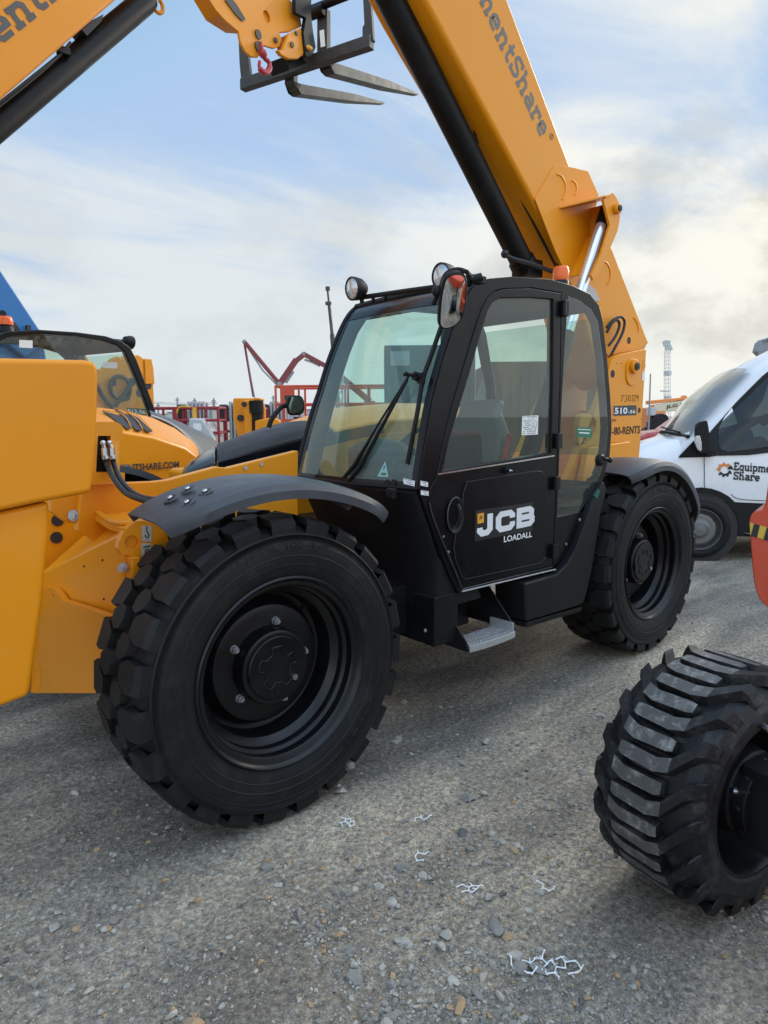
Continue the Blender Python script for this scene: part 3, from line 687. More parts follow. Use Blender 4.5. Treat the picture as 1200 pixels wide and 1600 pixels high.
lug = MB(); lp = PL(118, 838, (A+C0)/2, (C0-A).cross(Bq-A)); lug.slab([lp+V((0, -.035, -.01)), lp+V((0, -.035, .04)), lp+V((0, -.01, .062)), lp+V((0, .02, .055)), lp+V((0, .035, -.01))], (.016, 0, 0)); lug.build('lifting_lug', M['yellow'], T, bev=.004)

# folded stabiliser leg at the near front corner
b = MB(); y0 = .10
b.slab(ys([(-150, 556), (132, 562)], y0)+curve(ys([(132, 562), (148, 566), (154, 580), (154.5, 610), (151, 690), (146, 745), (143, 766), (134, 772)], y0), 3)[1:]+ys([(60, 786), (0, 799), (-150, 836)], y0), (0, .42, 0))
stb = b.build('stabiliser', M['yellow_old'], T, bev=.018, seg=3)
b = MB(); b.slab(ys([(-110, 810), (0, 800), (79, 783), (75, 850), (68, 940), (58, 1010), (50, 1070), (46, 1089), (0, 1106), (-110, 1148)], y0+.03), (0, .33, 0)); b.build('stabiliser_leg', M['yellow_old'], stb, bev=.02, seg=3)
b = MB(); b.slab(ys([(48, 1084), (58, 1082), (64, 1068), (64, 1048), (60, 1035), (62, 1000), (58, 984), (50, 1000)], y0+.12), (0, .1, 0)); b.build('foot_link', M['yellow_old'], stb, bev=.004)

# valve bracket with two hoses behind the leg
b = MB(); yb = .80
b.slab(ys([(140, 659), (182, 659), (190, 664), (192, 674), (192, 688), (187, 689), (187, 738), (195, 739), (195, 754), (140, 757)], yb), (0, .10, 0), [list(reversed(ys([(153, 681), (173, 681), (173, 738), (150, 738)], yb)))])
brk = b.build('valve_bracket', M['yellow'], T, bev=.006)
b = MB(); b.slab(ys([(150, 679), (178, 679), (178, 740), (146, 740)], yb+.05), (0, .03, 0)); b.build('valve_block', M['satin'], brk, bev=.006)
for k, pth in enumerate(([(161, 692), (163, 700), (164, 712), (168, 728), (178, 748), (195, 769), (215, 779), (242, 787)], [(171, 692), (174, 700), (175, 712), (179, 728), (188, 749), (204, 767), (222, 777), (246, 781)])):
    pts = [PY(u, v, yb-.03-.4*max(0, (i-3)/4)) for i, (u, v) in enumerate(pth)]
    h = MB().tube(curve(pts[2:], 5), .0115, 10).build('hydraulic_hose', M['hose'], brk)
    MB().tube([pts[0], pts[1]], .009, 10).tube([pts[1], pts[2]], .013, 6).tube([pts[2], pts[2]+(pts[3]-pts[2])*.3], .0145, 12).ball(pts[0], .012, 10).build('hose_fitting', M['steel'], h, ang=30)

# bonnet on the far side
YB0, YB1 = 1.5, 2.2
def hood(st, lo, name, mt, par, lift=.0, bev=.03, seg=4):
    loops = []
    for (xn, zn), (xf, zf) in st:
        n_ = V((xn, YB0, zn+lift)); f_ = V((xf, YB1, zf+lift)); c1 = n_.lerp(f_, .12)+EZ*.030; c2 = n_.lerp(f_, .5)+EZ*.045; c3 = n_.lerp(f_, .88)+EZ*.02
        loops.append([V((xn, YB0, lo)), n_, c1, c2, c3, f_, V((xf, YB1, lo))])
    return MB().loft(loops).build(name, mt, par, bev=bev, seg=seg, bang=45)
S0 = [((.281, 1.265), (.598, 1.20)), ((.36, 1.297), (.66, 1.30)), ((.505, 1.34), (.865, 1.415))]
S1 = [((.507, 1.341), (.867, 1.416)), ((.771, 1.405), (1.02, 1.462)), ((1.105, 1.471), (1.20, 1.518)), ((1.38, 1.518), (1.40, 1.560))]
S2 = [((1.383, 1.512), (1.403, 1.555)), ((1.82, 1.580), (1.82, 1.665)), ((2.48, 1.600), (2.43, 1.712)), ((2.9, 1.600), (2.9, 1.712))]
bon = hood(S2, .75, 'bonnet', M['yellow'], T, bev=.02)
MB().box((.95, 1.87, 1.0), (.92, .64, .55)).build('engine_bay', M['yellow'], bon, bev=.03)
hood(S1, 1.15, 'bonnet_cover', M['moulded'], bon, bev=.012, seg=2)
hood(S0, 1.12, 'bonnet_nose', M['band'], bon, bev=.03)
b = MB(); b.slab(ys([(342, 722), (400, 707), (470, 688), (540, 672), (600, 660), (600, 676), (540, 690), (466, 706), (380, 729), (357, 733), (342, 728)], YB0-.008), (0, .006, 0)); b.build('grille', M['band'], bon, bev=.002)
b = MB(); b.slab(ys([(338, 728), (357, 734), (380, 730), (466, 707), (600, 677), (700, 670), (700, 760), (270, 760), (284, 745)], YB0-.004), (0, .05, 0)); b.build('bonnet_side', M['yellow'], bon, bev=.006)
for u, v in ((383, 731), (408, 725)):
    p = PY(u, v, .897); MB().tube([p, p+NY*.006], .010, 10).build('panel_screw', M['zinc'], chs)

# cab --------------------------------------------------------------
Y0 = .10; TH = .05; Y1 = 1.05
Fo = [(654, 764), (664, 694), (676, 625), (692, 563), (707, 517), (722, 478), (734, 455), (746, 442), (765, 435), (800, 432), (860, 436), (895, 446), (922, 459), (936, 476), (942, 500), (949, 560), (954, 620), (956, 670), (953, 712), (940, 757), (922, 797), (903, 840), (884, 870), (862, 889), (790, 909), (717, 928), (706, 906), (690, 868), (676, 828), (666, 800)]
Do = [(683, 745), (691, 700), (705, 640), (724, 575), (742, 515), (753, 482), (763, 464), (774, 455), (790, 451), (830, 450), (877, 458), (875, 600), (870, 745), (863, 884), (722, 919), (712, 893), (692, 846), (677, 808), (671, 785), (672, 764)]
Dw = [(692, 736), (702, 690), (717, 640), (736, 577), (753, 517), (763, 485), (771, 472), (782, 466), (830, 465), (865, 468), (864, 600), (861, 707)]
Rw = [(888, 463), (906, 471), (923, 484), (933, 503), (941, 560), (946, 620), (949, 668), (946, 705), (937, 740), (920, 775), (905, 800), (871, 808), (875, 700), (882, 560)]
def inset(pts, d):
    c = sum((V(p) for p in pts), V((0, 0)))/len(pts); n = len(pts); out = []
    for i in range(n):
        a = V(pts[i-1]); p = V(pts[i]); q = V(pts[(i+1) % n]); t1 = (p-a).normalized(); t2 = (q-p).normalized(); nn = V((-(t1.y+t2.y), t1.x+t2.x)); nn.normalize()
        if nn.dot(c-p) < 0: nn = -nn
        out.append(tuple(p+nn*d))
    return out
FoY = ys(Fo, Y0)
b = MB(); b.slab(FoY, (0, TH, 0), [list(reversed(ys(inset(Do, -.6), Y0))), list(reversed(ys(Rw, Y0)))])
cab = b.build('cab', M['black'], T, bev=.012, seg=3)
cab['label'] = 'black operator cab'
# far side frame: the same profile, one big opening
b = MB(); far = [p+V((0, Y1-Y0-TH, 0)) for p in FoY]
op1 = [p+V((0, Y1-Y0-TH, 0)) for p in ys([(674, 748), (686, 690), (698, 640), (712, 583), (728, 530), (742, 492), (756, 468), (775, 458), (830, 453), (878, 460), (876, 765), (700, 785)], Y0)]
op2 = [p+V((0, Y1-Y0-TH, 0)) for p in ys([(890, 468), (915, 480), (932, 506), (944, 600), (944, 700), (900, 760), (886, 760)], Y0)]
b.slab(far, (0, TH, 0), [list(reversed(op1)), list(reversed(op2))]); b.build('far_side_frame', M['black'], cab, bev=.012, seg=3)
for op in (op1, op2): MB().add([p+V((0, .02, 0)) for p in op], [tuple(range(len(op)))]).build('far_side_window', M['glass'], cab, smooth=False)
# roof, floor, front and rear walls span between the side frames
def span(pxs, thick, name, mt, inner=.0, bev=.008, ya=Y0+TH-.004, yb_=Y1-TH+.004, off=V((0, 0, 0))):
    p = [q+off for q in ys(pxs, Y0)]; loops = []
    for y in (ya, yb_):
        loops.append([V((q.x, y, q.z)) for q in p])
    b = MB()
    b.loft([loops[0]+[q+thick for q in reversed(loops[0])], loops[1]+[q+thick for q in reversed(loops[1])]])
    return b.build(name, mt, cab, bev=bev, seg=2)
span([(735, 456), (746, 444), (765, 437), (800, 434), (860, 438), (895, 448), (922, 461), (934, 474)], V((0, 0, -.05)), 'roof', M['black'])
span([(654, 766), (666, 800), (676, 828), (690, 868), (706, 906), (715, 925)], V((.04, 0, 0)), 'front_wall', M['moulded'])
span([(717, 924), (790, 906), (862, 886)], V((0, 0, .05)), 'floor', M['satin'])
span([(862, 886), (884, 868), (903, 838), (922, 795), (938, 757)], V((-.03, 0, .02)), 'rear_wall', M['satin'])
span([(953, 712), (954, 650), (954, 600), (948, 545), (941, 496)], V((-.006, 0, 0)), 'rear_window', M['glass'], bev=0)
# windscreen: slightly bowed glass between the pillars, black ceramic border
fr_ = ys(Fo[:8], Y0); N = 13
def wsrow(p, bow, off=0):
    kz = max(0, (1.75-p.z)/.45)*.06
    return [V((p.x-off-bow*(1-((i/(N-1))*2-1)**2)-kz*i/(N-1), Y0+.012+(Y1-Y0-.024)*i/(N-1), p.z)) for i in range(N)]
rows = [wsrow(p, .035) for p in curve(fr_[0:8], 3)]
b = MB(); b.loft(rows, cap=False, ring=False); ws = b.build('windscreen', M['wsglass'], cab, ang=60)
R2 = [wsrow(p, .035, .0035) for p in curve(fr_[0:8], 3)]; nr = len(R2)
b = MB()
def strip(rr, i0, i1): b.loft([[r[i] for i in range(i0, i1+1)] for r in rr], cap=False, ring=False)
def thin(f0, f1, rr):
    out = []
    for r in rr:
        def at(t): 
            t *= N-1; i = min(int(t), N-2); return r[i].lerp(r[i+1], t-i)
        out.append([at(f0+(f1-f0)*k/4) for k in range(5)])
    b.loft(out, cap=False, ring=False)
thin(0, .035, R2); thin(.945, 1, R2)
top = R2[-6:]; mid = [[top[0][i]*1.0 for i in range(N)]]
b.loft([[top[0][i]+(top[1][i]-top[0][i])*(.5*(1-((i/(N-1))*2-1)**4)*0) for i in range(N)]]+top[1:], cap=False, ring=False)
bot = R2[:2]; b.loft([bot[0], [bot[0][i].lerp(bot[1][i], .55) for i in range(N)]], cap=False, ring=False)
b.build('windscreen_border', M['band'], cab, ang=60, recalc=False)
b = MB(); b.tube([r[0]+V((-.004, 0, 0)) for r in rows], .006, 6); b.tube([r[-1]+V((-.004, 0, 0)) for r in rows], .012, 8); b.tube([p for p in rows[0]], .012, 8); b.tube([p for p in rows[-1]], .02, 8)
b.build('windscreen_seal', M['moulded'], cab)
WSo = rows[0][6]; WSn = (rows[9][3]-rows[0][3]).cross(EY).normalized(); WSn = WSn if WSn.x < 0 else -WSn
def PW(u, v, off=0):
    # survey on to the bowed screen: iterate on the local bow
    p = PL(u, v, rows[0][0], WSn)
    for _ in range(4):
        s = (p.y-Y0)/(Y1-Y0)*2-1; zt = [r[0].z for r in rows]; k = 0
        while k < len(zt)-2 and zt[k+1] < p.z: k += 1
        t = (p.z-zt[k])/(zt[k+1]-zt[k]); x = rows[k][0].x+(rows[k+1][0].x-rows[k][0].x)*t-.035*(1-s*s)+.0
        p = PL(u, v, (x, p.y, p.z), WSn)
    return p+WSn*off
# door ---------------------------------------------------------------
yd = Y0-.006
b = MB(); b.slab(ys(Do, yd), (0, .045, 0), [list(reversed(ys(Dw, yd)))])
door = b.build('door', M['black'], T, bev=.006)
MB().add(ys(inset(Dw, -1.0), yd+.014), [tuple(range(len(Dw)))]).build('door_window', M['glass'], door, smooth=False)
b = MB(); b.slab(ys([(730, 752), (838, 735), (848, 736), (856, 750), (857, 800), (852, 871), (846, 879), (728, 905), (722, 901), (712, 875), (709, 855), (713, 830), (722, 800), (724, 770)], yd-.005), (0, .02, 0)); b.build('door_panel', M['black'], door, bev=.005)
P0 = PY(684, 741, yd-.004); P1 = PY(866, 712, yd-.004); MB().bar(P0, P1, .006, .007).build('window_strip', M['steel'], door)
p = PY(711, 805, yd-.008); MB().lathe([(.0005, -.012), (.018, -.012), (.026, -.006), (.032, .004), (.036, .009)], p, (0, -1, 0), 32).build('door_handle', M['moulded'], door)
hd = door.children[-1] if False else [o for o in kids(door) if o.name.startswith('door_handle')][0]
hm = hd.data
for v in hm.vertices: v.co.z = p.z+(v.co.z-p.z)*2.35; v.co.x = p.x+(v.co.x-p.x)*1.5
MB().tube([p+V((.056*math.cos(2*PI*i/28), -.003, .088*math.sin(2*PI*i/28))) for i in range(28)], .004, 6, closed=True).build('handle_highlight', M['plastic'], door)  # lighter-coloured ring stands in for the highlight round the handle recess
b = MB(); b.tube(curve([p+V((.0, -.012, .055)), p+V((.006, -.024, .02)), p+V((.004, -.02, -.03)), p+V((-.004, -.010, -.055))], 4), [.012]*13, 8); b.build('pull_lever', M['satin'], door)
p = PY(790, 735, yd-.004); MB().tube([p, p+NY*.012], .017, 16).tube([p+NY*.012, p+NY*.03], .010, 12).build('door_lock', M['moulded'], door)
MB().tube([p+NY*.03, p+NY*.045], [.008, .003], 10).build('lock_pin', M['steel'], door)
for u, v, h in ((882, 482, .085), (872, 689, .085), (869, 755, .075), (866, 861, .085)):
    p = PY(u, v, yd-.012); MB().box(p+V((.005, 0, 0)), (.035, .03, h)).tube([p+V((-.016, -.010, -h/2)), p+V((-.016, -.010, h/2))], .012, 10).build('hinge', M['moulded'], door, bev=.003)
# logo on the door
yl = yd-.0068
def dpx(u, v, y=yl): return PY(u, v, y)
LA = dpx(745, 840); LBr = dpx(831, 821); L_up = (dpx(745, 800)-dpx(745, 840)).normalized(); rt = (LBr-LA).normalized()
bgp = MB().slab([dpx(742, 846), dpx(832, 828), dpx(833, 785), dpx(743, 797.5)], (0, .0015, 0)).build('logo_plate', mat('logo_plate_film', (.020, .020, .021), .4), door, smooth=False)
mb = MB(); wj = (LBr-LA).length/2.88; hj = (dpx(831, 790)-dpx(831, 821)).length; x = 0
for c in 'JCB':
    strokes(mb, SL[c][1], .275, LA+rt*(x*wj), rt*wj, V((0, 0, 1))*hj, NY, .0006); x += SL[c][0]+.045
lg = mb.build('door_logo', M['white'], door, smooth=False, recalc=False)
q = dpx(746, 817); MB().slab([dpx(746, 818.5), dpx(755.8, 816.5), dpx(755.8, 801), dpx(746, 803)], (0, -.0012, 0)).build('logo_square', M['gold'], door, smooth=False)
text('logo_square_letters', 'JCB', dpx(748.6, 812.5)+NY*.0014, rt, EZ, M['ink'], door, width=.021, height=.020, off=.03, nrm=NY)
text('door_lettering', 'LOADALL', dpx(787, 847.5), (dpx(831, 839)-dpx(787, 847.5)), EZ, M['white'], door, height=(dpx(787, 838)-dpx(787, 847.5)).length, off=.025, nrm=NY)
# stickers
def sticker(name, pts, parent, mt, lines=0, y=None):
    b = MB().slab(pts, (pts[1]-pts[0]).cross(pts[3]-pts[0]).normalized()*.0012).build(name, mt, parent, smooth=False)
    if lines:
        m2 = MB(); n = (pts[1]-pts[0]).cross(pts[3]-pts[0]).normalized(); n = n if n.dot(CAM-pts[0]) > 0 else -n
        r_ = random.Random(lines)
        for k in range(lines):
            t = (k+.6)/(lines+.2); xx = .07
            while xx < .85:
                wd = r_.uniform(.03, .12)
                if r_.random() < .72:
                    a = pts[0].lerp(pts[3], 1-t)+(pts[1]-pts[0])*xx; ht = (pts[3]-pts[0])*(.38/(lines+1)); e = (pts[1]-pts[0])*wd
                    m2.add([a+n*.002, a+e+n*.002, a+e+ht+n*.002, a+ht+n*.002], [(0, 1, 2, 3)])
                xx += wd+.025
        m2.build('sticker_print', M['ink'], b, smooth=False, recalc=False)
    return b
sticker('paper_notice', ys([(815, 680), (840, 679), (841, 649), (816, 650)], yd+.0125), door, M['sticker'], 9)
sticker('serial_sticker', ys([(657, 758.5), (668.5, 761), (668.5, 753.5), (657, 751)], Y0-.003), cab, M['sticker'], 3)
sticker('serial_sticker', ys([(657.5, 773), (669.5, 774.5), (669.5, 767.5), (657.5, 766)], Y0-.003), cab, M['sticker'], 3)
sticker('serial_sticker', [PW(631, 756, .006), PW(649, 760.5, .006), PW(650, 752, .006), PW(632, 747.5, .006)], cab, M['sticker'], 3)
b = MB(); b.slab([PW(591, 745, .005), PW(608, 745.5, .005), PW(603, 721, .005)], WSn*.001); tri = b.build('warning_sticker', M['skyblue'], cab, smooth=False)
MB().tube([PW(603, 728, .008), PW(601, 734, .008)], .003, 5).slab([PW(597, 743, .0065), PW(605, 743, .0065), PW(605, 739, .0065), PW(597, 739, .0065)], WSn*.0005).build('sticker_print', M['ink'], tri)
# rear quarter window
MB().add(ys(inset(Rw, -1.2), Y0-.004), [tuple(range(len(Rw)))]).build('rear_quarter_window', M['glass'], cab, smooth=False)
MB().slab(ys([(901, 683), (925, 684), (925, 668), (901, 667)], Y0-.006), (0, .001, 0)).build('green_sticker', M['green'], cab, smooth=False)
MB().slab(ys([(903, 671.5), (923, 672.4), (923, 671.2), (903, 670.2)], Y0-.0075), (0, .001, 0)).slab(ys([(905, 677), (921, 678), (921, 676), (905, 675)], Y0-.0075), (0, .001, 0)).build('sticker_print', M['sticker'], cab, smooth=False)
p = PY(939, 719, Y0-.012); b = MB(); b.lathe([(.036, .02), (.036, -.005), (.028, -.012), (.0005, -.012)], p, (0, 1, 0), 20); b.tube([p+V((.02, -.01, .01)), p+V((.07, -.015, .0))], .009, 8); b.ball(p+V((.075, -.016, -.002)), .018, 10)
for k in range(6): b.tube([p+NY*.012+V((.02*math.cos(k), 0, .02*math.sin(k))), p+NY*.018+V((.02*math.cos(k), 0, .02*math.sin(k)))], .005, 6)
b.build('window_catch', M['moulded'], cab, ang=30)
# rear lower skirt of the cab and the sill
b = MB(); b.slab(ys([(820, 912), (850, 903), (872, 897), (888, 880), (902, 855), (916, 815), (930, 775), (944, 752), (949, 764), (940, 800), (934, 840), (925, 895), (914, 940), (908, 946), (822, 972)], Y0-.045), (0, .22, 0))
b.build('side_skirt', M['moulded'], T, bev=.014, seg=3)
MB().slab(ys([(822, 973), (909, 948), (909, 955), (822, 981)], Y0-.04), (0, .2, 0)).build('skirt_edge', M['satin'], T, bev=.003)
p = PY(934, 770, Y0-.05); MB().slab(ys([(929, 775), (935, 764), (938, 768), (933, 780)], Y0-.047), (0, .01, 0)).build('green_cap', M['greendark'], T)
MB().tube(ys([(722, 924), (862, 891), (868, 890)], Y0-.006), .005, 8).build('door_sill', M['zinc'], T)
for u, v in ((700, 862), (692, 838), (884, 850), (905, 812), (664, 985)):
    p_ = PY(u, v, Y0-.002 if u < 890 and v < 870 else Y0-.047 if u > 800 else Y0+.008); MB().tube([p_, p_+NY*.004], .009, 12).tube([p_+NY*.004, p_+NY*.008], .0055, 6).build('panel_bolt', M['nut'], T, ang=30)
MB().tube(curve(ys([(671, 786), (677, 809), (692, 847), (712, 894), (721, 918)], Y0-.008), 3), .0035, 6).tube(ys([(722, 920.5), (862, 886)], Y0-.010), .0025, 6).build('door_seal', M['plastic'], door)
MB().tube(ys([(730, 752), (724, 770), (722, 800), (713, 830), (709, 855), (712, 875), (722, 901), (728, 905), (846, 879), (852, 871)], yd-.0055), .0018, 5).build('panel_edge', M['plastic'], door)
# front nose panel beneath the windscreen
b = MB(); nose = [(652, 768), (664, 806), (690, 872), (712, 928)]
q = ys(nose, Y0+.02)
loops = []
for y, dx in ((Y0+.018, 0.0), (Y0+.05, -.03), (Y0+.16, -.055), (.62, -.07), (Y1-.02, -.05)):
    loops.append([V((s.x+dx*(1 if i < 3 else .8)-(.12 if i == 3 else 0), y, s.z-(.06 if i == 3 else 0))) for i, s in enumerate(q)]+[V((q[3].x+.2, y, q[3].z-.06)), V((q[0].x+.2, y, q[0].z))])
b.loft(loops); b.build('nose_panel', M['moulded'], T, bev=.008)
p = PW(628, 776, .07); MB().box(p, (.03, .05, .05)).build('wiper_motor_cap', M['satin'], T, bev=.006)
# black tank box and access step
b = MB(); yb = Y0+.01; pF = PY(679, 934, yb); pB = PY(679, 1012, yb); pR = PY(716, 928, yb)
b.box(((pF.x+pR.x)/2, yb+.33, (pF.z+pB.z)/2), (pR.x-pF.x, .66, pF.z-pB.z)); b.box((pF.x-.1, yb+.45, pF.z-.1), (.4, .5, .25)); b.build('battery_box', M['satin'], T, bev=.008)
zst = .452; s0 = PZ(735, 1010, zst); s1 = PZ(812, 988, zst); 
sw = s1.x-s0.x; yy0 = s0.y; zb = zst
b = MB()
crv = [V((s0.x+sw*t, yy0-.012*math.sin(PI*t), zb)) for t in [i/10 for i in range(11)]]
b.loft([crv+[p+V((0, .012, 0)) for p in reversed(crv)], [p+V((0, 0, -.034)) for p in crv]+[p+V((0, .012, -.034)) for p in reversed(crv)]])
for k in range(3):
    yy = yy0+.03+k*.055
    b.box((s0.x+sw*.5, yy, zb-.004), (sw-.004, .018, .006)); b.box((s0.x+sw*.5, yy-.022, zb-.018), (sw-.004, .006, .034))
    for j in range(15):
        xx = s0.x+sw*(.03+.94*j/14); b.box((xx, yy-.022, zb+.005), (.010, .006, .012))
b.box((s1.x-.006, yy0+.09, zb+.01), (.012, .16, .07)); b.box((s0.x+.006, yy0+.09, zb-.01), (.012, .16, .04))
step = b.build('access_step', M['zinc'], T, bev=.0015, seg=1)
b = MB()
b.slab([V((s0.x-.012, yy0+.0, zb-.03)), V((s0.x-.012, yy0+.02, zb+.02)), V((s0.x-.012, yy0+.22, zb+.22)), V((s0.x-.012, yy0+.35, zb+.22)), V((s0.x-.012, yy0+.35, zb-.03))], (.010, 0, 0))
b.slab([V((s1.x+.002, yy0+.0, zb-.0)), V((s1.x+.002, yy0+.02, zb+.03)), V((s1.x+.002, yy0+.22, zb+.24)), V((s1.x+.002, yy0+.35, zb+.24)), V((s1.x+.002, yy0+.35, zb-.0))], (.010, 0, 0))
b.box(((s0.x+s1.x)/2, yy0+.36, zb+.10), (sw+.03, .02, .28)); b.build('step_bracket', M['satin'], step, bev=.002)
MB().box(PY(788, 926, .42), (.02, .06, .10)).build('grab_strap', M['plastic'], T, bev=.006)

# cab interior -------------------------------------------------------
sx0 = 1.62; b = MB()
b.loft([[V((sx0+x_, .34, z_)), V((sx0+x_, .78, z_)), V((sx0+x_+.10, .78, z_)), V((sx0+x_+.10, .34, z_))] for x_, z_ in ((.02, 1.14), (.05, 1.3), (.09, 1.5))]+[[V((sx0+.11+x_, .40, z_)), V((sx0+.11+x_, .72, z_)), V((sx0+.19+x_, .72, z_)), V((sx0+.19+x_, .40, z_))] for x_, z_ in ((0, 1.62), (.03, 1.70))])
b.box((sx0-.2, .56, 1.06), (.5, .46, .14)); b.box((sx0-.15, .56, .88), (.35, .36, .24)); st_ = b.build('seat', M['seat'], cab, bev=.04, seg=3)
b = MB(); b.box((sx0+.145, .56, 1.36), (.04, .36, .44)); b.build('seat_shell', M['seatback'], cab, bev=.05, seg=3)
for y_ in (.30, .82): MB().box((sx0-.05, y_, 1.24), (.32, .07, .06)).build('armrest', M['seat'], cab, bev=.02)
b = MB(); b.box((sx0-.1, .31, 1.02), (.06, .03, .32)); b.tube(curve([(sx0+.12, .30, 1.5), (sx0+.05, .31, 1.3), (sx0-.05, .31, 1.1)], 4), .018, 8); b.box((1.02, .22, 1.20), (.10, .08, .42)); b.build('red_trim', M['redint'], cab, bev=.01)
b = MB(); b.box((1.10, .58, 1.10), (.14, .70, .44)); b.box((1.04, .62, 1.34), (.20, .40, .12)); b.ball((1.02, .62, 1.40), .15, 16, (1, 1.5, .6)); b.build('dashboard', M['dash'], cab, bev=.04, seg=3)
c = V((1.20, .52, 1.40)); a1 = V((0, 1, 0)); a2 = V((.55, 0, .83)); b = MB(); b.tube(ring(c, .17, a1, a2, 32), .013, 8, closed=True)
for k in range(3): w_ = 2*PI*k/3+.5; b.bar(c, c+a1*(.165*math.cos(w_))+a2*(.165*math.sin(w_)), .03, .012)
b.cyl(c, c+V((-.14, 0, -.18)), .03, 12); b.build('steering_wheel', M['moulded'], cab)
b = MB(); b.box((2.05, .95, 1.05), (.5, .06, .5)); b.box((1.3, .88, 1.0), (.5, .12, .4)); b.tube(curve([(1.45, .84, 1.2), (1.42, .80, 1.34), (1.40, .78, 1.44)], 3), .012, 8); b.ball((1.40, .78, 1.46), .028, 10); b.build('side_console', M['dash'], cab, bev=.03)

# wipers
b = MB(); hub = PW(659, 592, .05)
b.tube([PW(549, 757, .03), PW(570, 733, .035), PW(648, 598, .05)], [.011, .012, .007], 8); b.tube([PW(541, 752, .028), PW(563, 728, .035), PW(600, 668, .042), PW(650, 592, .048)], [.011, .012, .006, .006], 8)
b.tube([PW(643, 590, .05), PW(669, 592, .05)], .009, 8); b.tube([hub, hub+WSn*-.03], .022, 14)
for u, v in ((649, 590), (664, 590)): b.ball(PW(u, v, .062), .010, 8)
wp = b.build('wiper', M['moulded'], cab)
b = MB(); bl = [PW(692, 512, .018), PW(676, 560, .02), PW(665, 595, .024), PW(657, 640, .022), PW(648, 685, .02), PW(639, 726, .016)]
b.tube(curve(bl, 3), .008, 6); b.tube(curve([p+WSn*-.014 for p in bl], 3), .005, 5); b.box(PW(665, 594, .03), (.02, .035, .05)); b.build('wiper_blade', M['moulded'], wp)
b = MB()
for u in (606, 616): b.lathe([(.018, 0), (.016, .012), (.0005, .014)], PW(u+2, 755, .004), WSn, 14)
b.build('spray_nozzle', M['moulded'], cab)

# light bar and work lamps
b = MB(); tp = V((.93, 0, 2.30)); Pl = PX(552, 451, .93); Pr = PX(691, 432, .93)
b.tube([PX(556, 466, .99), PX(640, 454, .99), PX(738, 441, 1.0)], .013, 10)
for u, v in ((583, 462), (602, 460)): b.tube([PX(u, v, .99), PX(u, v+9, 1.06)], .010, 8)
b.box(PX(742, 437, 1.03), (.10, .05, .03)); b.tube([PX(736, 437, .99), PX(752, 433, 1.03)], .02, 10); b.build('light_bar', M['moulded'], cab)
for P, dirx in ((Pl, V((-1, .05, -.1))), (Pr, V((-1, .05, -.1)))):
    d = dirx.normalized(); lb = MB(); lb.lathe([(.0005, -.08), (.031, -.075), (.052, -.045), (.060, -.01), (.0615, .01), (.057, .014), (.053, .006)], P, d, 28)
    lm = lb.build('work_light', M['moulded'], cab, ang=50)
    MB().lathe([(.053, .008), (.040, .015), (.0005, .019)], P, d, 28).build('lamp_lens', M['lens'], lm)
    MB().tube([P+V((.05, 0, -.01)), P+V((.06, 0, -.07))], .012, 8).build('lamp_bracket', M['moulded'], lm)
# near mirror
mo = V((.73, -.2, 2.07)); mn = V((-.40, -.72, -.57)).normalized()
def PM(u, v, off=0): return PL(u, v, mo+mn*off, mn)
ms = [(700, 430), (716, 426), (727, 431), (731, 445), (730, 470), (724, 497), (712, 511), (697, 516), (688, 512), (685, 502), (687, 470), (692, 443)]
b = MB(); b.slab(curve([PM(u, v) for u, v in ms], 3, True), -mn*.035); mr = b.build('mirror', M['moulded'], cab, bev=.012, seg=3, bang=50)
gp = curve([PM(u, v, .003) for u, v in inset(ms, 3.6)], 3, True); gc = sum(gp, V((0, 0, 0)))/len(gp); b = MB()
loops = [[gc+(p-gc)*s+mn*(.012*(1-s*s)) for p in gp] for s in (1, .8, .6, .4, .2)]; b.loft(loops, cap=False); b.add([p for p in loops[-1]], [tuple(range(len(gp)))]); b.build('mirror_glass', M['mirror'], mr, ang=60)
b = MB(); b.tube(curve([PY(735, 440, .12), PM(733, 428, -.05), PM(715, 421, -.05), PM(697, 428, -.05), PM(690, 445, -.05), PM(683, 462, -.05), PM(677, 476, -.05)], 4), .010, 8); b.ball(PM(683, 455, -.04), .024, 10); b.build('mirror_arm', M['moulded'], mr)
# far mirror on the bonnet
mo2 = PY(462, 633, 1.62); mn2 = V((-.35, -.93, 0)).normalized()
pm = [(450, 620), (462, 617.5), (473, 620), (476.5, 634), (474, 646), (462, 649), (452, 647), (448.5, 634)]
m_ = MB().slab(curve([PL(u, v, mo2, mn2) for u, v in pm], 2, True), -mn2*.05).build('mirror', M['moulded'], T, bev=.01)
MB().slab(curve([PL(u, v, mo2+mn2*.003, mn2) for u, v in inset(pm, 2.6)], 2, True), mn2*.002).build('mirror_glass', M['mirror'], m_, smooth=False)
MB().tube(curve([PY(452, 636, 1.66), PY(443, 634, 1.66), PY(434, 642, 1.64), PY(424, 656, 1.62), PY(420, 668, 1.62)], 4), .016, 8).build('mirror_arm', M['moulded'], m_)
# beacon
p = PY(876, 440, .40); b = MB(); b.lathe([(.05, -.05), (.05, .0), (.046, .006)], p, EZ, 24); bc = b.build('beacon', M['moulded'], cab)
MB().lathe([(.046, .004), (.049, .02), (.050, .05), (.047, .078), (.040, .088), (.0005, .092)], p, EZ, 28).build('beacon_lens', M['amber'], bc)

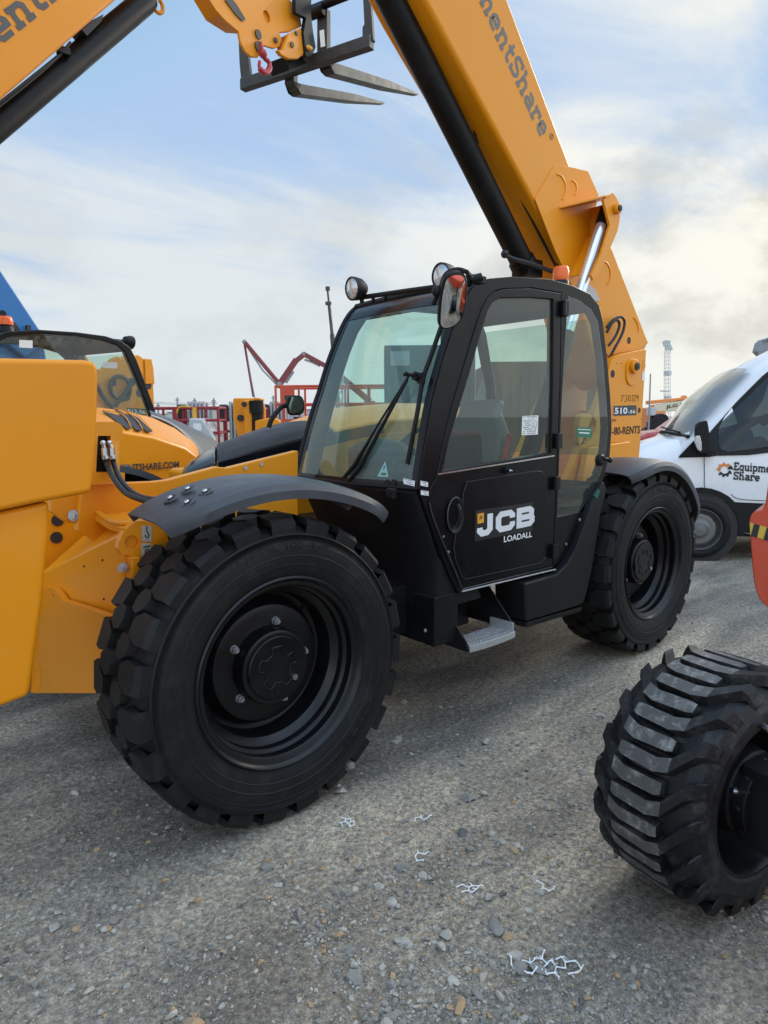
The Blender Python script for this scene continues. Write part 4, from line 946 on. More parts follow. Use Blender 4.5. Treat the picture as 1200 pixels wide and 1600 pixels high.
# boom ---------------------------------------------------------------
yb = .80; TW = .38
T0 = PY(795, 0, yb); T1 = PY(893, 262, yb); B0 = PY(665, 0, yb); B1 = PY(880, 400, yb)
du = (T0-T1).normalized(); du2 = (B0-B1).normalized(); dd = (du+du2).normalized()
ext = 1.9
b = MB(); b.slab([T0+dd*ext, T0, T1]+ys([(918, 268), (957, 392), (1013, 538), (1004, 556), (968, 610), (930, 560), (897, 430)], yb)+[B1, B0, B0+dd*ext], (0, TW, 0))
boom = b.build('boom', M['yellow'], T, bev=.030, seg=4)
b = MB(); b.slab(ys([(836, 311), (866, 260), (871, 257), (893, 261), (919, 267), (936, 304), (930, 330), (957, 392), (1013, 536), (1000, 546), (950, 556), (905, 470), (868, 392)], yb-.008), (0, .01, 0))
pl = b.build('boom_cheek', M['yellow'], boom, bev=.004)
b = MB()
for u, v, r, a0, a1 in ((873, 293, .085, -1.0, 1.9), (895, 294, .05, -1.0, 1.9), (944, 428, .09, -.9, 1.9), (985, 520, .13, .1, 1.3)):
    c = PY(u, v, yb-.009); b.tube(ring(c, r, EX, EZ, 20, a0, a1), .007, 6)
b.build('boom_relief', M['yellow'], boom)
b = MB()
P = lambda u, v, y: PY(u, v, y)
b.slab([PY(873, 323, yb-.008), PY(943, 311, yb-.008), PY(957, 302, .56), PY(946, 305, .55)], (0, 0, -.014))
b.slab(curve(ys([(943, 312), (957, 302), (967, 316), (969, 340), (965, 362)], .56), 3)+ys([(936, 428), (927, 438), (924, 430), (940, 395), (953, 352)], .56), (0, .02, 0))
b.slab(ys([(936, 425), (965, 362), (960, 360), (930, 425)], .575), (0, .22, 0))
b.slab([PY(967, 314, .58), PY(965, 362, .58), PY(962, 362, .58), PY(964, 314, .58)], (0, .22, 0)); b.slab([PY(873, 323, yb-.01), PY(950, 308, yb-.01), PY(950, 312, yb-.01), PY(880, 326, yb-.01)], (0, -.01, 0))
b.build('ram_bracket', M['yellow'], boom, bev=.003)
p = PY(962, 327, .555); b = MB(); b.tube([p, p+NY*.03], .035, 16); b.build('pin_boss', M['yellow'], boom, bev=.004); MB().tube([p+NY*.03, p+NY*.04], .022, 14).tube([p+NY*.04, p+NY*.044], .012, 6).build('pivot_pin', M['darksteel'], boom, ang=30)
r0 = PY(941, 347, .645); r1 = PY(908, 452, .645); rd = (r1-r0).normalized()
lr = MB().cyl(r1+rd*.35, r1+rd*1.6, .062, 20).build('lift_cylinder', M['satin'], T, bev=.004); MB().cyl(r0-rd*.12, r0+rd*.03, .046, 18).build('rod_eye', M['satin'], lr, bev=.004)
MB().cyl(r0+rd*.02, r1+rd*.45, .040, 24).build('lift_rod', M['chrome'], lr)
yt = .99; t0 = PY(611, 0, yt); t1 = PY(812, 402, yt); tdv = (t0-t1).normalized()
b = MB(); b.cyl(t0+tdv*1.6, t1-tdv*.02, .082, 32); b.cyl(t1-tdv*.02, t1-tdv*.10, .095, 32); b.box(t1-tdv*.10+V((.02, 0, 0)), (.16, .16, .12)); exc = b.build('extension_cylinder', M['satin'], boom, bev=.006)
b = MB(); b.tube(curve([PY(790, 398, .92), PY(800, 404, .88), PY(830, 412, .86), PY(862, 424, .86)], 3), .016, 8); b.ball(PY(789, 397, .92), .03, 8); b.build('cylinder_hose', M['hose'], exc)
b = MB()
for k, o_ in enumerate((0, 5, 9)):
    b.tube(curve([PY(646+o_-35, -60, .93), PY(652+o_, 0, .93), PY(684+o_, 65, .92), PY(722+o_, 140, .91), PY(775+o_, 240, .90), PY(824+o_, 330, .89), PY(868+o_, 415, .88)], 3), .0095, 8)
b.build('boom_hose', M['hose'], boom)
b = MB()
for u, v in ((725, 143), (830, 328)): b.box(PY(u, v, .90), (.06, .05, .05)); b.box(PY(u+4, v-6, .87), (.02, .05, .02))
b.tube(curve([PY(733, 155, .93), PY(737, 190, .95), PY(747, 225, .95)], 3), .008, 6); b.build('hose_clamp', M['moulded'], boom, bev=.004)
# boom lettering, reading down the boom
tr = (PY(858, 214, yb)-PY(757, -16, yb)); trd = tr.normalized(); tup = V((0, -1, 0)).cross(trd); 
n_ = NY; tup = n_.cross(trd); fullw = tr.length; tot = sum(SL[c][0]+.08 for c in 'mentShare'); 
pre = sum(SL[c][0]+.08 for c in 'Equip')*fullw/tot
o_ = PY(757, -16, yb)+n_*.0012
# baseline is the lower-left edge of the letters
bl0 = PY(741, 0, yb); 
slabtext('boom_lettering', 'EquipmentShare', PY(846, 219, yb)-trd*(fullw+pre), trd, tup, M['letterfade'], boom, fullw+pre, .108, gap=.08, nrm=n_)
c = PY(862, 213, yb-.002); MB().tube(ring(c, .018, EX, EZ, 20), .0022, 5, closed=True).build('registered_mark', M['letterfade'], boom)
text('registered_letter', 'R', c-trd*.007-tup*.009, trd, tup, M['letterfade'], boom, width=.014, height=.018, nrm=n_)
# rear tower
yt = .70
b = MB(); b.slab(ys([(1000, 698), (1004, 640), (1010, 546), (1000, 547), (972, 553)], yt)+curve(ys([(972, 553), (958, 560), (952, 578)], yt), 3)[1:]+ys([(930, 640), (905, 700), (880, 760), (900, 860), (985, 860)], yt), (0, .05, 0), [list(reversed(curve(ys([(908, 650), (924, 648), (932, 665), (922, 690), (905, 694)], yt), 3, True)))])
tw = b.build('tower', M['yellow'], T, bev=.008)
b = MB(); b.slab([p+V((0, .53, 0)) for p in ys([(1000, 698), (1010, 546), (972, 553), (952, 578), (905, 700), (880, 760), (900, 860), (985, 860)], yt)], (0, .05, 0)); b.slab(ys([(1000, 690), (1003, 640), (985, 640), (982, 690)], yt+.05), (0, .48, 0)); b.build('tower_far_plate', M['yellow'], tw, bev=.008)
b = MB(); b.slab(curve(ys([(980, 575), (984, 563), (991, 560), (997, 568), (998, 585), (994, 600), (985, 602), (980, 592)], yt-.012), 3, True), (0, .014, 0)); c = PY(989, 573, yt-.012); b.cyl(c, c+NY*.03, .055, 24); b.build('pivot_boss', M['yellow'], tw, bev=.005)
MB().cyl(c+NY*.03, c+NY*.045, .030, 20).cyl(c+NY*.045, c+NY*.05, .014, 6).build('pivot_pin', M['darksteel'], tw, ang=30)
b = MB()
for u, v, r in ((957.5, 584, .030), (999, 641, .022), (983, 532, .028)): c = PY(u, v, yt-.0015 if v > 540 else yb-.010); b.tube([c, c+V((0, .002, 0))], r, 18)
for u, v in ((964, 568), (971, 568), (982, 672), (1002, 655)): c = PY(u, v, yt-.001); b.tube([c, c+V((0, .002, 0))], .006, 8)
b.build('plate_hole', M['ink'], tw, smooth=False)
MB().slab(ys([(1004, 575), (1009, 574), (1008, 561), (1005, 562)], yt-.002), (0, .001, 0)).build('slot', M['yellow_old'], tw, smooth=False)
MB().slab(ys([(1003, 595), (1007.5, 594.5), (1008, 580), (1004, 580.5)], yt-.003), (0, .001, 0)).build('serial_sticker', M['sticker'], tw, smooth=False)
def row(name, s, u0, v0, u1, v1, hpx, m_, par, y=yt-.002, off=.0, dep=.001):
    p0 = PY(u0, v0, y); p1 = PY(u1, v1, y); return text(name, s, p0, p1-p0, EZ, m_, par, height=(PY(u0, v0-hpx, y)-p0).length, off=off, nrm=NY, depth=dep)
MB().slab(ys([(950, 650), (994.5, 648.5), (994.5, 633), (950, 634.5)], yt-.003), (0, .002, 0)).build('model_plate', mat('model_plate_film', (.03, .03, .032), .4), tw, smooth=False)
MB().slab(ys([(950, 650), (958.5, 649.6), (958.5, 634.2), (950, 634.5)], yt-.0038), (0, .001, 0)).build('model_plate_flash', M['logoor'], tw, smooth=False)
row('model_number', '510', 960, 647, 980, 646.4, 10, M['white'], tw, yt-.0045, .03); row('model_number', '-56', 981, 646.2, 992.5, 645.8, 5.5, M['white'], tw, yt-.0045, .02)
row('phone_lettering', '-80-RENTS', 956, 680, 1000, 677, 12.5, M['ink'], tw, off=.015)
row('phone_lettering', 'NOW', 950, 660, 963, 659, 5, M['ink'], tw)
hw = [[(969.5, 618), (974.5, 617), (971, 628)], [(976, 618), (979, 617), (980, 619), (978, 621.8), (980.3, 624.5), (978, 627.6), (975.8, 626.5)], [(983, 617.2), (981.6, 621), (982.4, 626.6), (984.6, 626.2), (985.2, 621), (983, 617.2)], [(986.6, 618), (989, 616.8), (989.8, 618.6), (988, 621.4), (990, 624), (988.2, 627), (986.4, 626)], [(991.2, 618.6), (992.6, 617), (993.6, 619), (991, 626.8), (994, 626.3)], [(997.6, 618.6), (996, 617), (995, 620), (996.6, 621.6), (997.6, 618.6), (996.9, 626.6)]]
b = MB()
for pth in hw: b.tube(ys(pth, yt-.002), .0018, 4)
b.build('chalk_number', M['ink'], tw)
b = MB(); b.tube(curve([PY(948, 512, .76), PY(958, 500, .74), PY(970, 495, .73), (PY(976, 503, .73)), PY(972, 522, .73), PY(960, 545, .74), PY(952, 560, .76)], 4), .011, 8); b.tube(curve([PY(948, 520, .76), PY(956, 505, .74), PY(964, 500, .73), PY(968, 508, .73), PY(962, 525, .74), PY(951, 540, .76)], 4), .011, 8); b.build('tower_hose', M['hose'], tw)
MB().slab(ys([(916, 440), (930, 452), (938, 470), (930, 470), (914, 460)], .78), (0, .006, 0)).build('weathered_plate', M['lightgrey'], boom, smooth=False)
# ================================================================== SECOND TELEHANDLER (behind, facing right)
a2 = V((.9573, .2890, 0)).normalized(); b2 = V((-a2.y, a2.x, 0))
def PB(u, v, c): return PL(u, v, b2*c, b2)          # on its long vertical planes
def PA(u, v, c): return PL(u, v, a2*c, a2)          # on its cross planes
def bs(pts, c): return [PB(u, v, c) for u, v in pts]
CC = 3.57
T2 = empty('telehandler', a2*.6+b2*3.4, 'yellow telehandler facing right, with long boom and pallet forks high at top left', 'telehandler')
YL = M['yellow']
# boom
c = CC-.22
E0 = PB(0, 158, c); E1 = PB(186, -4, c); ud = (E1-E0).normalized(); un = V((0, 0, 1))-ud*ud.z; un.normalize()
H2 = .62
b = MB(); b.slab([E0-ud*2.6, E1+ud*.55, E1+ud*.55+un*H2, E0-ud*2.6+un*H2], b2*.40)
boom2 = b.build('boom', YL, T2, bev=.035, seg=4)
b = MB(); b.slab([E1+ud*.4+un*.07+b2*.05, E1+ud*1.75+un*.07+b2*.05, E1+ud*1.75+un*.50+b2*.05, E1+ud*.4+un*.50+b2*.05], b2*.30); b.build('inner_boom', YL, boom2, bev=.03, seg=3)
t0 = PB(0, 192, CC); t1 = PB(232, -2, CC); td = (t1-t0).normalized()
MB().cyl(t0-td*2.4, t1-td*.06, .098, 32).cyl(t1-td*.06, t1+td*.0, .088, 32).build('extension_cylinder', M['satin'], boom2)
MB().tube(ring(PB(246, 8, CC), .06, a2, EZ, 20, -2.6, 1.2), .018, 8).build('hose_loop', M['yellow_old'], boom2)
b = MB()
for k, o_ in enumerate((0, 9)): b.tube(curve([PB(-40, 190+o_*.6, CC-.10), PB(0, 160+o_*.6, CC-.10), PB(60, 112+o_*.5, CC-.10), PB(95, 84, CC-.10), PB(110, 66, CC-.1)], 3), .010, 8)
b.box(PB(99, 80, CC-.10), (.09, .06, .05)); b.slab(bs([(128, 46), (162, 22), (158, 34), (136, 56)], CC-.1), b2*.15); b.build('boom_hose', M['hose'], boom2)
ltw = 1.0
tx0 = PB(-2, 70, c-.003); slx = tx0-ud*0
wm = (PB(82, 2, c)-PB(0, 66, c)).length
tot_ = sum(SL[q][0]+.08 for q in 'ent'); full = wm*sum(SL[q][0]+.08 for q in 'EquipmentShare')/tot_; pre2 = wm*sum(SL[q][0]+.08 for q in 'Equipm')/tot_
slabtext('boom_lettering', 'EquipmentShare', PB(0, 72, c)-b2*.002-ud*pre2, ud, un, M['lettergrey'], boom2, full, .135, gap=.08, nrm=-b2)
# gooseneck head with hook, quick hitch and fork carriage
b = MB(); hc = CC-.16
b.slab(bs([(318, -14), (336, 14), (352, 32), (373, 50), (376, 66), (383, 80), (393, 89), (403, 90), (409, 84), (408, 70), (428, 76), (437, 73), (441, 63), (437, 51), (452, 50), (472, 41), (468, 16), (460, 6), (440, -14)], hc), b2*.03, [list(reversed(ring(PB(417, 26, hc), .055, a2, EZ, 18)))])
b.slab(bs([(318, -14), (352, 32), (373, 50), (376, 66), (393, 89), (405, 86), (410, 60), (440, 50), (470, 38), (460, 6), (440, -14)], hc+.28), b2*.03)
b.slab(bs([(330, -14), (350, 20), (380, 40), (440, 45), (466, 25), (440, -14)], hc+.03), b2*.25)
hd2 = b.build('boom_head', YL, T2, bev=.010)
b = MB(); b.slab(bs([(352, 0), (368, 22), (379, 33), (384, 30), (372, 10), (362, -4)], hc-.012), b2*.02); b.build('head_recess', M['darksteel'], hd2)
b = MB(); b.slab(bs([(452, 52), (470, 43), (476, 60), (476, 84), (466, 92), (452, 92), (440, 86), (434, 78), (442, 78)], hc-.07), b2*.05); b.slab(bs([(438, 60), (468, 44), (474, 84), (440, 86)], hc+.10), b2*.06); b.build('hitch_knuckle', YL, hd2, bev=.010)
for u, v, r, o_ in ((430, 63, .028, 0), (456, 70, .028, -.07), (463, 52, .022, -.07), (403, 54, .045, 0), (403, 73, .05, 0)):
    p = PB(u, v, hc-.004+o_); MB().tube([p, p-b2*.012], r, 16).build('pivot_pin', M['darksteel'], hd2)
b = MB(); b.tube(curve(bs([(407, 66), (409, 78), (413, 90), (420, 97), (421, 107), (416, 113), (409, 111), (405, 103), (406, 96)], hc-.05), 4), [.022]*3+[.024]*12+[.030]*12+[.018]*6, 10); b.ball(PB(411, 84, hc-.05), .045, 10); b.build('lifting_hook', mat('red_hook', (.42, .03, .04), .4), hd2)
CA = (PA(380, 140, 0)-PA(380, 140, 0)).length
# carriage: bar across, sitting where its two ends project
r1 = ray(380, 140).normalized(); r2 = ray(580, 70).normalized()
f1 = CAM+ray(380, 140)*(5.68*1.46/FPX); ca0 = f1.dot(a2)
def pa(u, v, o=0): return PA(u, v, ca0+o)
b = MB(); e0 = pa(379, 134); e1 = pa(581, 66); dn = (e0-e1).normalized(); zz = a2.cross(dn).normalized(); zz = zz if zz.z > 0 else -zz
b.bar(e0, e1, .10, .13, zz); car = b.build('fork_carriage', M['darksteel'], T2, bev=.01)
def bar2(name, p, q, w, h, upv, mt, par, bev=.008): return MB().bar(p, q, w, h, upv).build(name, mt, par, bev=bev)
b = MB(); b.slab([pa(372, 52), pa(384, 62), pa(392, 128), pa(390, 138), pa(378, 142), pa(374, 100)], a2*.05); b.build('carriage_post', M['darksteel'], car, bev=.006); b = MB(); b.slab([pa(566, -20), pa(577, -20), pa(583, 62), pa(577, 70), pa(566, 62), pa(566, 42), pa(569, 38)], a2*.05); b.build('carriage_post', M['darksteel'], car, bev=.006)
b = MB(); b.tube([pa(480, 18, .03), pa(560, -14, .03)], .045, 14); b.tube([pa(486, 22, .03), pa(507, 14, .03)], .065, 14); b.build('top_tube', M['satin'], car)
b = MB(); b.slab(bs([(461, -12), (488, -12), (486, 18), (490, 52), (494, 74), (486, 92), (478, 88), (474, 50), (478, 28), (462, 20)], hc-.10), b2*.05); b.slab(bs([(445, 88), (470, 82), (480, 100), (452, 110)], hc), b2*.25); b.build('quick_hitch', M['satin'], car, bev=.008)
p = PB(483, 75, hc-.11); MB().ball(p, .045, 10, (1, .6, .6)).build('hitch_latch', M['gold'], car)
for (u0, v0, us, vs_, ux, vx, ut, vt, k) in ((456, 96, 447, 138, 462, 131, 597, 162, 0), (506, 18, 498, 100, 514, 110, 650, 148, 1)):
    # fork: upright shank, heel and tapering blade
    s0 = pa(u0 if k else 458, v0 if k else 100, .08); hb = pa((us+ux)/2, vs_+2 if k == 0 else vs_+6, .08); sh = hb.dot(b2)
    tipP = PB(ut, vt, sh+.0); s0 = PB(u0, v0, sh)
    bd = (tipP-hb).normalized(); s0 = hb+(s0-hb).normalized()*(s0-hb).length
    b = MB(); wdt = .14
    side = dn
    su = (s0-hb).normalized()
    L0 = [(s0, .07, a2), (hb+su*.14, .075, a2), (hb+su*.03, .10, (a2+su*-1).normalized()*1.0), (hb+bd*.12, .12, su), (hb+bd*(tipP-hb).length*.6, .10, su), (tipP, .025, su)]
    loops = []
    for p, th, nn in L0:
        nn = nn.normalized(); wv = wdt if p is not tipP else wdt*.6
        if nn == a2: nn = a2
        loops.append([p+side*wv/2-nn*th/2, p+side*wv/2+nn*th/2, p-side*wv/2+nn*th/2, p-side*wv/2-nn*th/2])
    # keep loop winding consistent: outside of the bend first
    loops2 = []
    for (p, th, nn), l in zip(L0, loops):
        loops2.append(l if nn is a2 else [l[0], l[1], l[2], l[3]])
    b.loft(loops2); fk = b.build('fork', M['darksteel'], car, bev=.004)
    if k: MB().slab([PB(499, 48, sh-wdt/2-.004), PB(506, 46, sh-wdt/2-.004), PB(508, 72, sh-wdt/2-.004), PB(501, 74, sh-wdt/2-.004)], -b2*.002).build('data_plate', M['lightgrey'], fk)
# bonnet
n0, n1 = 2.45, 3.05
near = bs([(110, 665), (150, 668), (190, 674), (240, 683), (290, 700), (309, 713), (313, 726), (309, 737), (300, 770), (110, 800)], n0)
fard = bs([(110, 655), (150, 636), (190, 640), (238, 652), (272, 668), (302, 690), (310, 700), (308, 715), (300, 760), (110, 790)], n1)
mid = [p.lerp(q, .12)+V((0, 0, .012 if i < 5 else 0)) for i, (p, q) in enumerate(zip(near, fard))]
b = MB(); b.loft([near, mid, fard]); bo2 = b.build('bonnet', YL, T2, bev=.02, seg=3)
# louvres: dark slots in the sloping top
topn = (near[2]-near[1]).cross(fard[1]-near[1]).normalized(); topn = topn if topn.z > 0 else -topn
for k, pp in enumerate((((159, 645), (190, 653), (204, 672), (198, 673)), ((178, 641), (206, 655), (222, 675), (212, 675)), ((196, 645), (216, 656), (237, 677), (228, 677)))):
    o_ = near[2].lerp(fard[2], .4)
    pts = [PL(u, v, o_, topn) for u, v in pp]
    MB().slab([p+topn*.012 for p in pts], topn*.004).build('louvre', M['ink'], bo2, smooth=False)
    e = (pts[3]-pts[2]).normalized()
    MB().tube(curve([pts[0]+topn*.02, pts[1]+topn*.03, pts[2]+topn*.02], 3), .004, 6).build('louvre_lip', YL, bo2)
p0 = PB(200, 738.5, n0-.010); p1 = PB(280, 732.5, n0-.010)
text('bonnet_lettering', 'EQUIPMENTSHARE.COM', p1-(p1-p0)*1.58, (p1-p0), EZ, M['ink'], bo2, width=(p1-p0).length*1.58, height=.060, off=.03, nrm=-b2)
b = MB(); b.slab(bs([(193, 726), (206, 727), (206, 756), (193, 756)], n0-.10), b2*.09); b.slab(curve(bs([(205, 731), (213, 733), (225, 742), (233, 752), (228, 757), (206, 757)], n0-.14), 2, True), b2*.10); b.build('headlamp_guard', M['plastic'], T2, bev=.015)
# dark rounded fender on the far side of the bonnet
nl = bs([(236, 650), (256, 657), (275, 668), (292, 684), (306, 703), (314, 716)], 3.10); fl = bs([(232, 644), (262, 655), (290, 664), (315, 675), (338, 689), (348, 700)], 3.62)
loops = [[p-EZ*.10 for p in nl], nl, [p.lerp(q, .2)+EZ*.022 for p, q in zip(nl, fl)], [p.lerp(q, .6)+EZ*.030 for p, q in zip(nl, fl)], fl, [q-EZ*.2 for q in fl]]
MB().loft(loops, cap=False, ring=False).build('fender', M['plastic'], T2, ang=60)
MB().tube(curve([p-b2*.004 for p in nl], 3), .010, 6).build('fender_edge', M['lightgrey'], T2)
# cab
cn, cf = 3.85, 4.75
Co = [(-30, 545), (-12, 528), (10, 518), (60, 515), (120, 519), (165, 525), (190, 533), (204, 543), (214, 562), (230, 605), (246, 650), (246, 690), (-30, 700)]
Cw = [(-22, 552), (-2, 534), (20, 524), (60, 521), (120, 525), (160, 532), (184, 540), (195, 550), (204, 570), (219, 606), (236, 649), (234, 655), (-22, 670)]
b = MB(); b.slab(bs(Co, cn), b2*.05, [list(reversed(bs(Cw, cn)))]); 
q_ = [p+b2*(cf-cn) for p in bs(Co, cn)]; h_ = [p+b2*(cf-cn) for p in bs(inset(Cw, 3), cn)]
b.slab(q_, b2*.05, [list(reversed(h_))])
cab2 = b.build('cab', M['black'], T2, bev=.012)
rf = bs([(-30, 545), (-12, 528), (10, 518), (60, 515), (120, 519), (165, 525), (190, 533), (202, 541)], cn+.045)
b = MB(); b.loft([rf+[p-EZ*.05 for p in reversed(rf)], [p+b2*(cf-cn-.04) for p in rf]+[p+b2*(cf-cn-.04)-EZ*.05 for p in reversed(rf)]]); b.build('roof', M['black'], cab2, bev=.006)
MB().add(bs(inset(Cw, -1), cn+.01), [tuple(range(len(Cw)))]).build('side_window', M['glass'], cab2, smooth=False)
MB().add([p+b2*.02 for p in h_], [tuple(range(len(h_)))]).build('far_side_window', M['glass'], cab2, smooth=False)
fp = bs([(196, 552), (206, 572), (221, 608), (238, 650)], cn+.1); MB().loft([fp, [p+b2*.7 for p in fp]], cap=False, ring=False).build('windscreen', M['glass'], cab2)
MB().slab(bs([(30, 531), (51, 532), (51, 544), (30, 543)], cn+.004), b2*.001).build('window_sticker', M['sticker'], cab2, smooth=False)
MB().slab(bs([(161, 566), (183, 566), (183, 576), (161, 575)], cn+.004), b2*.001).build('window_sticker', M['lightgrey'], cab2, smooth=False)
b = MB(); b.slab(bs([(20, 600), (60, 575), (90, 580), (100, 660), (20, 680)], cn+.35), b2*.4); b.slab(bs([(124, 540), (140, 530), (133, 566), (118, 570)], cf-.05), b2*.05); b.build('cab_interior', M['dash'], cab2, bev=.02)
b = MB()
for k in range(6): b.bar(PB(50+k*18, 527+k*1.6, cn+.12), PB(46+k*18, 541+k, cn+.7), .04, .012)
b.build('roof_bar', M['satin'], cab2)
p = PB(8, 508, cn+.25); MB().lathe([(.07, -.06), (.065, -.02), (.05, 0)], p, EZ, 20).build('beacon', M['moulded'], cab2)
MB().lathe([(.062, 0), (.064, .03), (.058, .062), (.05, .07), (.0005, .072)], p, EZ, 24).build('beacon_lens', M['amber'], cab2)
p = PB(203, 535, cn+.35); MB().lathe([(.0005, -.07), (.05, -.06), (.066, -.01), (.066, .02), (.0005, .03)], p, a2+V((.1, 0, -.1)), 20).tube([p-a2*.05, p-a2*.18], .02, 8).build('work_light', M['moulded'], cab2)
# chassis and wheels of the second machine
def simple_wheel(mb_t, R, W, c, ax): 
    mb_t.lathe([(R*.62, 0), (R*.8, -.015), (R*.92, 0), (R, .04), (R, W-.04), (R*.92, W), (R*.62, W)], c, ax, 40)
b = MB(); b.bar(a2*-2.6+b2*3.5+EZ*.75, a2*2.2+b2*3.5+EZ*.75, .7, .5); b.bar(a2*-2.6+b2*3.5+EZ*1.4, a2*-1.9+b2*3.5+EZ*1.4, .7, 1.6); b.build('chassis', YL, T2, bev=.02)
for s in (-1.7, 1.16):
    for c_, ax in ((2.45, b2), (4.65, -b2)):
        o_ = a2*s+b2*c_+EZ*.62
        if ax == -b2: o_ = a2*s+b2*4.75+EZ*.62
        w_ = MB().lathe([(.36, .02), (.35, .15), (.2, .2), (.0005, .2)], o_, ax, 32).build('wheel', M['rim'], T2); mb_ = MB(); simple_wheel(mb_, .60, .38, o_, ax)
        for k in range(24):
            w0 = 2*PI*k/24; e1_ = a2*math.cos(w0)+EZ*math.sin(w0); e2_ = -a2*math.sin(w0)+EZ*math.cos(w0)
            mb_.box(o_+ax*(.09 if k % 2 else .28)+e1_*.595, (.17, .10, .04), (ax, e2_, e1_))
        mb_.build('tyre', M['rubber'], w_)

# ================================================================== THIRD MACHINE: tower seen through the second cab
b3 = 6.6
T3 = empty('telehandler', a2*3+b2*(b3+.4), 'yellow telehandler tower with round pin holes, standing beyond the dark cab at far left', 'telehandler')
b = MB(); b.slab(bs([(133, 552), (138, 560), (146, 575), (160, 577), (170, 568), (177, 560), (186, 556), (190, 560), (196, 556), (206, 552), (214, 556), (219, 566), (224, 560), (236, 561), (239, 570), (241, 620), (243, 660), (243, 720), (130, 720)], b3), b2*.10)
tw3 = b.build('tower', M['yellow_old'], T3, bev=.02)
b = MB(); b.slab(bs([(210, 557), (216, 554), (223, 559), (224, 600), (212, 600)], b3-.02), b2*.02); b.slab(bs([(226, 561), (237, 561), (240, 575), (242, 600), (228, 600)], b3-.02), b2*.02); b.build('tower_cheek', M['yellow'], tw3, bev=.01)
b = MB()
for u, v, r in ((177, 598, .05), (205, 597, .06), (197, 619, .07), (218, 614, .06), (232, 603, .05)): p = PB(u, v, b3-.002); b.tube([p, p-b2*.004], r, 18)
b.build('pin_hole', M['ink'], tw3, smooth=False)
b = MB(); b.tube(curve(bs([(150, 600), (165, 625), (180, 640), (192, 652)], b3-.06), 3), .03, 8); b.tube(ring(PB(188, 606, b3-.05), .16, a2, EZ, 20), .03, 8, closed=True); b.tube(bs([(176, 640), (205, 600)], b3-.08), .03, 8); b.build('tower_hose', M['hose'], tw3)
MB().slab(bs([(199, 646), (228, 648), (228, 639), (199, 637)], b3-.006), b2*.004).build('model_plate', M['ink'], tw3, smooth=False)
p0 = PB(200, 645, b3-.010); p1 = PB(227, 647, b3-.010); text('model_number', '512-56', p0, p1-p0, EZ, M['white'], tw3, height=.055, off=.02, nrm=-b2)
b = MB(); b.bar(a2*.8+b2*(b3+.6)+EZ*.8, a2*4.5+b2*(b3+.6)+EZ*.8, .9, .5); b.build('chassis', M['yellow'], T3, bev=.02)
b = MB()
for s in (1.2, 4.0):
    for c_ in (b3-.3, b3+1.2): simple_wheel(b, .6, .36, a2*s+b2*c_+EZ*.6, b2)
b.build('tyre', M['rubber'], T3)
# blue boom beyond, far left
PB5 = 8.6
T4 = empty('boom_lift', PB(20, 650, PB5), 'blue machine boom rising at the left edge behind the black cab roof', 'boom lift')
b = MB(); b.slab(bs([(-60, 330), (-40, 360), (0, 420), (62, 514), (75, 535), (40, 560), (-60, 480)], PB5), b2*.5); bb = b.build('boom', M['blue'], T4, bev=.03)
b = MB(); b.slab(bs([(18, 499), (26, 507), (36, 522), (30, 522), (18, 508)], PB5-.02), b2*.02); b.tube([PB(4, 490, PB5), PB(4, 490, PB5-.06)], .05, 12); b.slab(bs([(42, 508), (48, 508), (50, 520), (42, 520)], PB5-.1), b2*.05); b.build('boom_fitting', M['hose'], bb)
b = MB(); b.slab(bs([(-60, 540), (70, 540), (80, 600), (80, 640), (-60, 640)], PB5+.1), b2*1.2); b.build('turret', M['blue'], T4, bev=.04)
b = MB()
for s in (-40, 70):
    p = PB(s, 640, PB5); simple_wheel(b, .5, .35, V((p.x, p.y, .5)), b2)
b.build('tyre', M['rubber'], T4)
# ================================================================== VAN
hv = V((-.587, .809, 0)).normalized(); nv = V((hv.y, -hv.x, 0)); ov = V((6.26, 1.07, 0))      # heading, away-normal, side plane origin
VAN = empty('van', ov+nv*1.0-hv*1.6, 'white high roof panel van with black lower trim and company lettering on its door', 'van')
def PV(u, v, w=0): return PL(u, v, ov+nv*w, nv)
def vp(s, w, z): return ov+hv*s+nv*w+EZ*z
# cross-sections along the length: (s, sill z, belt z, top z, half-width at top)
# body side, inset towards the roof (tumblehome)
W_ = 2.05
def sec(s, zs, zb, zt, tin, crown=.04):
    pts = [(0.03, zs), (0.0, zs+.12), (-.01, (zs+zb)/2), (0.0, zb), (tin*.35, zb+(zt-zb)*.45), (tin*.8, zt-.10), (tin+.08, zt-.02), (W_/2, zt+crown)]
    full = pts+[(W_-a, z) for a, z in reversed(pts[:-1])]
    return [vp(s, a, z) for a, z in full]
b = MB()
secs = [(1.02, .36, .70, .86, .30), (.98, .30, .80, 1.00, .22), (.85, .30, .95, 1.12, .16), (.60, .30, 1.02, 1.24, .12), (.32, .30, 1.08, 1.33, .10)]
b.loft([sec(*s) for s in secs]); van_nose = b.build('bonnet', M['vanwhite'], VAN, ang=50)
b = MB()
